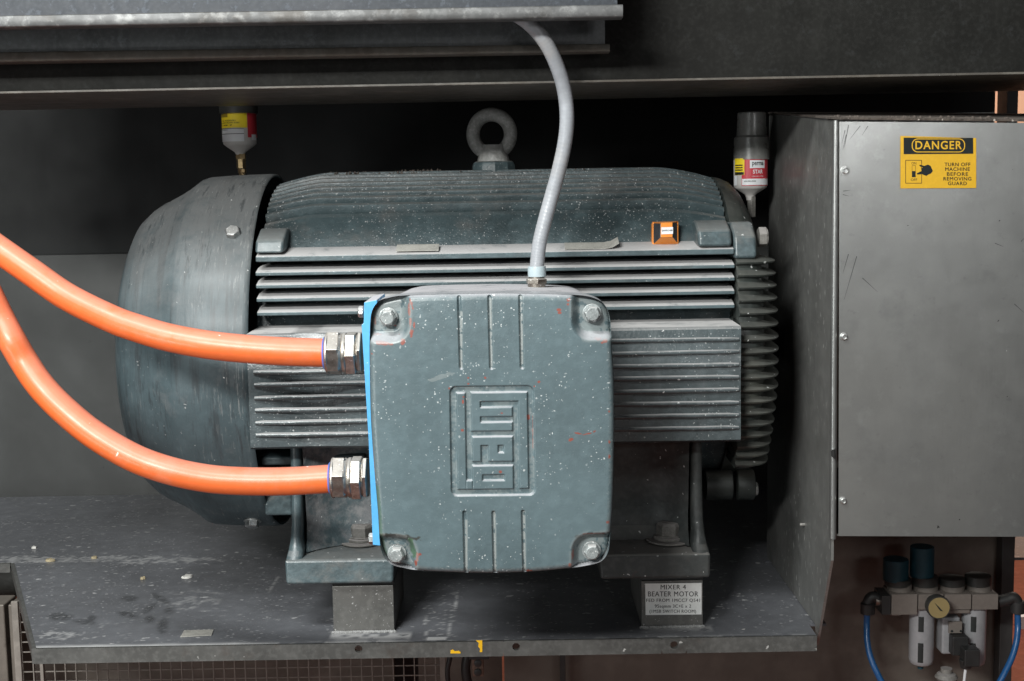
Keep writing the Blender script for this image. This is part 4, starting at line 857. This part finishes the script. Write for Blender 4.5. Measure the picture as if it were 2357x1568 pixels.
MB().prism([SP(.03,.06,.002),SP(.97,.06,.002),SP(.97,.94,.002),SP(.03,.94,.002)], [SP(.26,.2,.0195),SP(.74,.2,.0195),SP(.74,.8,.0195),SP(.26,.8,.0195)]).build('sensor_housing', m_sblack, sn, bevel=.002)
MB().prism([SP(.02,.02,.003),SP(.98,.02,.003),SP(.72,.2,.021),SP(.28,.2,.021)], [SP(.02,.05,-.002),SP(.98,.05,-.002),SP(.72,.24,.016),SP(.28,.24,.016)]).build('lower_band', m_sorange, sn)
MB().prism([SP(.02,.98,.003),SP(.98,.98,.003),SP(.72,.8,.021),SP(.28,.8,.021)], [SP(.02,.95,-.002),SP(.98,.95,-.002),SP(.72,.76,.016),SP(.28,.76,.016)]).build('upper_band', m_sorange, sn)
MB().prism([SP(.28,.19,.0205),SP(.72,.19,.0205),SP(.72,.81,.0205),SP(.28,.81,.0205)], [SP(.285,.20,.0225),SP(.715,.20,.0225),SP(.715,.8,.0225),SP(.285,.8,.0225)]).build('middle_band', m_sorange, sn, bevel=.0008)
MB().prism([SP(.30,.32,.0227),SP(.73,.32,.0227),SP(.73,.60,.0227),SP(.30,.60,.0227)], [SP(.30,.32,.0230),SP(.73,.32,.0230),SP(.73,.60,.0230),SP(.30,.60,.0230)]).build('tag', m_white, sn, flat=True)
tm = MB(); text_mesh(tm, 'D849-9UN-LA-MEM', 0, 1, 0, 1, lambda u, v: SP(.32+.39*u, .43+.07*(1-v), .0232), bold=.02); text_mesh(tm, 'AIE', 0, 1, 0, 1, lambda u, v: SP(.30+.40*u, .90-.06*v, .0115+.0015*(v)), bold=.02)
tm.build('lettering', m_black, sn, flat=True)
# small tags lying on the housing lip
def liptag(uL, uR, v, label, mat=m_gskin, curl=0):
    z = P((uL+uR)/2, v, 2.052).z; a, b = P(uL, v, 2.047).x, P(uR, v, 2.047).x; t = MB(); n = 8; rs_ = []
    for i in range(n+1):
        f = i/n; x = a+(b-a)*f; lift = curl*max(0, f-.75)**2*16; rs_.append([(x,2.040,z+lift),(x,2.066,z+.009+lift),(x,2.066,z+.0098+lift),(x,2.040,z+.0008+lift)])
    t.rings(rs_); tag(t.build('loose_tag', mat, flat=True), label, 'tag', 'loose metal tags on the motor ledge')
liptag(912,1010,577.5,'flat pale metal tag lying on the motor ledge, left of the conduit'); liptag(1300,1424,573,'curled pale tag on the motor ledge between conduit and sensor', curl=.008)
# ================================================================== lubricators
def arc(mb, c, r, a0, a1, z0, z1, n=16):
    vs = []; 
    for i in range(n+1):
        a = a0+(a1-a0)*i/n; vs += [(c[0]+r*math.sin(a), c[1]-r*math.cos(a), z0), (c[0]+r*math.sin(a), c[1]-r*math.cos(a), z1)]
    mb.add(vs, [(2*i, 2*i+2, 2*i+3, 2*i+1) for i in range(n)])
def lubricator(label, left):
    Y = 2.40 if left else 2.325; k = Y/F
    def ZZ(v, u=(555 if left else 1727)): return P(u, v, Y).z
    c = P(555 if left else 1727, 400, Y); 
    t = thing('lubricator', (c.x, Y, ZZ(404 if left else 470)), label, 'lubricator', 'grease lubricators on the motor bearings')
    r = 37.5*k; c3 = (c.x, Y)
    if left: zt_, zl0_, zl1_, zc_ = ZZ(262), ZZ(262), ZZ(329), ZZ(357)
    else: zt_, zl0_, zl1_, zc_ = ZZ(364), ZZ(364), ZZ(429), ZZ(453)
    base = (c.x, Y, zl1_); hh = zl0_-zl1_
    MB().lathe(base, (0,0,1), [(zc_-zl1_-.006,.007),(zc_-zl1_,.0075),((zc_-zl1_)*.75,.0105),((zc_-zl1_)*.3,r*.82),(-.002,r*.99),(.004,r),(hh,r*1.02)], 40).build('grease_cup', m_greasecup, t, ang=60)
    if left:
        MB().lathe((c.x,Y,zl0_), (0,0,1), [(0,43*k),(.02,43.5*k),(.045,42*k),(.046,36*k),(.07,33*k)], 14).build('cap', m_plastdark, t, bevel=.001)
    else:
        z1_, z2_ = ZZ(315)-zl0_, ZZ(259)-zl0_
        MB().lathe((c.x+.002,Y,zl0_), (0,0,1), [(-.003,41*k),(z1_*.95,39.5*k),(z1_,37*k),(z1_+.002,34*k),(z2_*.98,32*k),(z2_,30*k)], 40).build('cap', m_plastgrey, t, ang=40)
        MB().lathe((c.x+.002,Y,zl0_), (0,0,1), [(.0,30*k),(z1_,28*k),(z1_+.001,20*k),(z2_*.9,19*k)], 24).build('drive_unit', m_plastgrey, t, ang=40)
    rl = r*1.025+.0004
    if left:
        y = MB(); arc(y, c3, rl, R(-88), R(38), ZZ(296), zl0_-.0005); y.build('yellow_label', m_yellow, t, flat=True)
        y = MB(); arc(y, c3, rl, R(-86), R(26), ZZ(327), ZZ(297.5)); y.build('white_label', m_white, t, flat=True)
        y = MB(); arc(y, c3, rl, R(39.5), R(110), ZZ(318), zl0_-.0005); y.build('red_label', m_redlab, t, flat=True)
        y = MB(); arc(y, c3, rl+.0003, R(54), R(80), ZZ(324), ZZ(311)); y.build('white_patch', m_white, t, flat=True)
        k2 = MB(); arc(k2, c3, rl+.0003, R(-80), R(-28), zl0_-.0075, zl0_-.0006); k2.build('brown_patch', mk('brown_patch', (.22,.15,.01), .5), t, flat=True)
        ln = MB(); arc(ln, c3, rl+.0003, R(-84), R(26), ZZ(310.4), ZZ(309)); arc(ln, c3, rl+.0003, R(-84), R(26), ZZ(298.3), ZZ(297.3)); arc(ln, c3, rl+.0003, R(-66), R(-64), ZZ(327), ZZ(298))
        def cyl_fn(zc0, hgt, a0_, a1_): return lambda u, v: Vector((c.x+(rl+.0005)*math.sin(a0_+(a1_-a0_)*u), Y-(rl+.0005)*math.cos(a0_+(a1_-a0_)*u), zc0+hgt*(.5-v)))
        for s, v, a0_, a1_ in (('LUBR  No. VG0292/SF1',279.5,-80,0),('MINERAL LIGHT BROWN 10/2001',284.5,-80,12),('WAS   180M   SF',290,-80,-12)): text_mesh(ln, s, 0, 1, 0, 1, cyl_fn(ZZ(v), .0026, R(a0_), R(a1_)), bold=.01)
        text_mesh(ln, 'Best before', 0, 1, 0, 1, cyl_fn(ZZ(300.5), .0022, R(-64), R(-30)), bold=.01)
        ln.build('lettering', m_black, t, flat=True)
        MB().lathe((c.x+.001,Y,ZZ(388)), (0,0,1), [(0,.0085),(.022,.0085)], 6, ph=.5).build('brass_fitting', m_brass, t, bevel=.0006)
        MB().lathe((c.x+.002,Y,ZZ(412)), (0,0,1), [(0,.006),(.010,.006),(.011,.0078),(.018,.0078)], 8).build('brass_nipple', m_brass, t)
        MB().lathe((c.x+.001,Y,ZZ(392)+.02), (0,0,1), [(0,.0095),(.006,.0098),(.012,.008)], 6).build('brass_nipple', m_brass, t)
    else:
        y = MB(); arc(y, c3, rl, R(-40), R(84), ZZ(428), zl0_-.0005); y.build('red_label', m_redlab, t, flat=True)
        y = MB(); arc(y, c3, rl+.0003, R(-72), R(-30), ZZ(403), zl0_-.001); y.build('yellow_label', m_yellow, t, flat=True)
        y = MB(); arc(y, c3, rl+.0003, R(-12), R(43), ZZ(388), ZZ(370)); arc(y, c3, rl+.0003, R(-38), R(70), ZZ(426.5), ZZ(412)); arc(y, c3, rl+.0002, R(-78), R(-60), ZZ(427), ZZ(404)); y.build('white_label', m_white, t, flat=True)
        ln = MB()
        def cyl_fn(zc0, hgt, a0_, a1_): return lambda u, v: Vector((c.x+(rl+.0008)*math.sin(a0_+(a1_-a0_)*u), Y-(rl+.0008)*math.cos(a0_+(a1_-a0_)*u), zc0+hgt*(.5-v)))
        text_mesh(ln, 'perma', 0, 1, 0, 1, cyl_fn(ZZ(379.5), .0085, R(-5), R(36)), bold=.015)
        text_mesh(ln, '000-0063-00308', 0, 1, 0, 1, cyl_fn(ZZ(417.5), .0022, R(-30), R(8)), bold=.01)
        for q_ in range(3): arc(ln, c3, rl+.0007, R(-68), R(-36), ZZ(382+q_*5.5), ZZ(379.5+q_*5.5))
        arc(ln, c3, rl+.0007, R(-70), R(-32), ZZ(402.5), ZZ(396.5))
        ln.build('lettering', m_black, t, flat=True)
        lw_ = MB(); text_mesh(lw_, 'STAR', 0, 1, 0, 1, cyl_fn(ZZ(396), .0072, R(-2), R(33)), bold=.02); text_mesh(lw_, 'LUBRICANT SYSTEM', 0, 1, 0, 1, cyl_fn(ZZ(406.5), .0018, R(-6), R(36)))
        lw_.build('lettering', m_white, t, flat=True)
        MB().lathe((c.x+.002,Y,ZZ(500)), (0,0,1), [(0,.008),(.037,.008)], 6).build('brass_fitting', m_dirtybolt, t, bevel=.0006)  # dark bolt material stands in for shade on the brass
lubricator('lubricator with dark cap and wide yellow label above the fan cowl', True)
lubricator('lubricator with smoky clear cap and red label beside the guard', False)
# ================================================================== air service unit
YA = 2.2; kA = YA/F
au = thing('air_service_unit', tuple(P(2190,1560,YA)), 'compressed air filter and regulator unit with gauge and two white bowls', 'air unit')
def A_(u, v, Y=YA): return P(u, v, Y)
def abox(u0, u1, v0, v1, d0, d1, mb): 
    a, b = A_(u0, v1), A_(u1, v0); mb.box(a.x, b.x, YA+d0, YA+d1, a.z, b.z); return mb
def acyl(u, v0, v1, r, mb, seg=32, taper=1., dY=0., prof=None):
    c0, c1 = A_(u, v1, YA), A_(u, v0, YA); h = c1.z-c0.z
    mb.lathe((c0.x, YA+dY, c0.z), (0,0,1), prof(h, r*kA) if prof else [(0,r*kA*.96),(.001,r*kA),(h-.001,r*kA*taper),(h,r*kA*taper*.96)], seg); return mb
acyl(2073,1297,1347,30,MB(),16,dY=.03).build('lockable_knob', m_bknob, au, bevel=.001)
acyl(2134,1268,1338,28,MB(),20,dY=.03).build('pressure_knob', m_bknob, au, bevel=.001)
for i, (u, vt, vb) in enumerate(((2078,1342,1358),(2141,1336,1358),(2204,1340,1357),(2265,1335,1357))):
    m = MB(); acyl(u,vt,vb,31,m,28,dY=.03); m.build('top_collar', m_plastdark, au)
for i, (u0, u1) in enumerate(((2052,2112),(2114,2172),(2174,2236),(2238,2298))):
    m = MB(); abox(u0,u1,1368,1404+(12 if i == 0 else 0),0,.055,m); acyl((u0+u1)/2,1354,1370,29,m,28,dY=.03); m.build('module_body', m_beige, au, bevel=.002)
m = MB(); acyl(2072,1412,1427,14,m,20,dY=.03); m.build('drain_boss', m_beige, au)
bowlp = lambda h, r: [(0,r*.3),(.0008,r*.75),(.004,r*.93),(.011,r),(h,r)]
for u in (2132, 2253):
    m = MB(); acyl(u,1404,1543,29,m,36,dY=.03,prof=bowlp); bo = m.build('bowl', m_bowl, au, ang=50)
    for (v0, v1) in ((1424,1459),(1485,1530)):
        c3 = (A_(u,1480).x, YA+.03)
        for a_, b_ in ((-30,-6),(70,86)): s = MB(); arc(s, c3, 29*kA+.0006, R(a_), R(b_), A_(u,v1).z, A_(u,v0).z); s.build('sight_slot', m_black, bo, flat=True)
m = MB(); acyl(2131,1543,1553,7,m,16,dY=.03); m.build('drain_valve', m_bknob, au)
g = A_(2160,1398,YA-.03); m = MB(); m.lathe(g, (0,-1,0), [(-.03,.012),(-.012,.012),(-.012,27*kA),(0,28*kA),(.003,27*kA),(.003,25*kA)], 40); ga = m.build('pressure_gauge', m_plastdark, au)
m = MB(); m.lathe(g, (0,-1,0), [(.0012,24.6*kA),(.0036,24.6*kA)], 40); m.build('dial', m_dial, ga)
n0 = g+Vector((0,-.0042,0)); m = MB(); 
def gp_(du, dv): return n0+Vector((du*kA,0,-dv*kA))
m.add([gp_(-12,-14), gp_(1,-1), gp_(9,8), gp_(3,7), gp_(-1,2)], [(0,1,2,3,4)]); m.build('needle', m_black, ga, flat=True)
m = MB(); abox(2171,2236,1404,1416,.005,.05,m); m.build('lower_port', m_beige, au, bevel=.002)
m = MB(); a, b = A_(2172,1512), A_(2216,1425); m.box(a.x, b.x, YA+.01, YA+.05, a.z, b.z); so = m.build('solenoid_valve', m_bowl, au, bevel=.004)
m = MB(); a, b = A_(2186,1460), A_(2217,1433); m.box(a.x, b.x, YA+.004, YA+.0095, a.z, b.z); m.build('valve_plate', m_beige, so, bevel=.0008)
m = MB(); 
for u in (2191, 2212): m.lathe(A_(u,1453,YA+.004), (0,-1,0), [(0,.0022),(.001,.002)], 16)
m.build('valve_screws', m_black, so)
m = MB(); a, b = A_(2187,1505), A_(2225,1461); m.box(a.x, b.x, YA-.012, YA+.01, a.z, b.z); a, b = A_(2204,1520), A_(2240,1480); m.box(a.x, b.x, YA-.035, YA-.008, a.z, b.z)
m.lathe(A_(2223,1538,YA-.02), (0,0,1), [(0,.009),(.012,.0115),(.016,.012)], 20); m.build('plug_connector', m_rubber, au, bevel=.002)
m = MB(); m.tube([A_(2223,1536,YA-.02), A_(2220,1560,YA-.02), A_(2216,1600,YA-.02)], .0024, 10, 12); m.build('lead', m_white, au)
m = MB(); m.lathe(A_(2178,1566,YA+.01), (0,0,1), [(0,.016),(.006,.020),(.012,.016),(.014,.010),(.022,.010)], 20); m.build('brass_silencer', m_dirtybolt, au)
# elbows
m = MB(); m.tube([A_(2062,1388,YA+.02), A_(2030,1383,YA+.02), A_(2010,1374,YA+.02), A_(1999,1384,YA+.02), A_(1997,1400,YA+.02)], .0098, 16, 30); m.lathe(A_(1997,1412,YA+.02), (0,0,1), [(0,.0125),(.018,.0125),(.02,.010)], 20); m.box(A_(2030,1400).x, A_(2050,1400).x, YA, YA+.05, A_(2040,1415).z, A_(2040,1372).z); m.build('elbow_fitting', m_rubber, au, bevel=.0008)
m = MB(); m.lathe(A_(2014,1381,YA+.02), (1,0,0), [(0,.010),(.010,.010)], 20); m.build('ring', m_nickel, au)
m = MB(); m.tube([A_(2296,1385,YA+.02), A_(2318,1380,YA+.02), A_(2332,1376,YA+.02), A_(2340,1386,YA+.02), A_(2341,1398,YA+.02)], .0105, 16, 30); m.lathe(A_(2342,1410,YA+.02), (0,0,1), [(0,.0125),(.020,.0125),(.022,.010)], 20); m.build('elbow_fitting', m_rubber, au, bevel=.0008)
def bhose(pts, label):
    return tag(MB().tube([P(u, v, Y) for u, v, Y in pts], .0054, 16, 40).build('air_hose', m_bhose, ang=80), label, 'hose', 'blue air hoses of the service unit')
bhose([(1996,1410,YA+.02),(1995,1440,YA+.02),(1996,1475,YA+.01),(2003,1510,YA),(2017,1545,YA-.01),(2040,1590,YA-.02)], 'blue air hose dropping from the left elbow of the service unit')
bhose([(2342,1408,YA+.02),(2343,1440,YA+.02),(2340,1475,YA+.01),(2330,1512,YA),(2313,1548,YA-.01),(2290,1590,YA-.02)], 'blue air hose dropping from the right elbow of the service unit')
# small black hoses and bracket under the shelf
tag(MB().tube([P(1034,1480,2.2), P(1036,1510,2.2), P(1030,1545,2.2), P(1034,1600,2.2)], .0045, 12, 20).build('rubber_hose', m_rubber), 'thin black hose under the shelf, left of the pair', 'hose', 'black hoses under the shelf')
tag(MB().tube([P(1085,1480,2.22), P(1076,1510,2.22), P(1072,1545,2.22), P(1082,1600,2.22)], .0085, 14, 20).build('rubber_hose', m_rubber), 'thicker black hose under the shelf, right of the pair', 'hose', 'black hoses under the shelf')
hg = thing('hanger_bracket', tuple(P(1098,1560,2.2)), 'rusty bracket with two round holes hanging below the shelf', 'bracket')
m_rust = mk('rusty_steel', (.20,.13,.10), .6, metal=.3, mott=.4, mscale=30)
a, b = P(1087,1558,2.2), P(1113,1513,2.2); MB().box(a.x, b.x, 2.2, 2.206, a.z, b.z).build('link_plate', m_rust, hg, bevel=.002)
m = MB()
for v in (1526, 1547): m.lathe(P(1100,v,2.199), (0,-1,0), [(0,.0065),(.004,.0065),(.005,.004)], 20)
m.build('roller', m_shaft, hg)
a, b = P(1080,1520,2.19), P(1125,1506,2.19); MB().box(a.x, b.x, 2.192, 2.21, a.z, b.z).build('clamp', m_shaft, hg, bevel=.001)
tag(MB().box(P(1289,1500,2.3).x, P(1301,1500,2.3).x, 2.30, 2.32, ZFL, P(1295,1470,2.3).z).build('cover_strip', m_shaft, bevel=.001), 'narrow black strip on the brown panel below the shelf', 'strip')
# distant things in the hall
tag(MB().hexa([(2.0,5.0,ZFL),(3.2,5.3,ZFL),(3.2,5.36,ZFL),(2.0,5.06,ZFL),(2.0,5.0,ZFL+.05),(3.2,5.3,ZFL+.05),(3.2,5.36,ZFL+.05),(2.0,5.06,ZFL+.05)]).build('floor_rail', m_white, flat=True), 'pale low rail on the red floor behind the unit', 'rail')
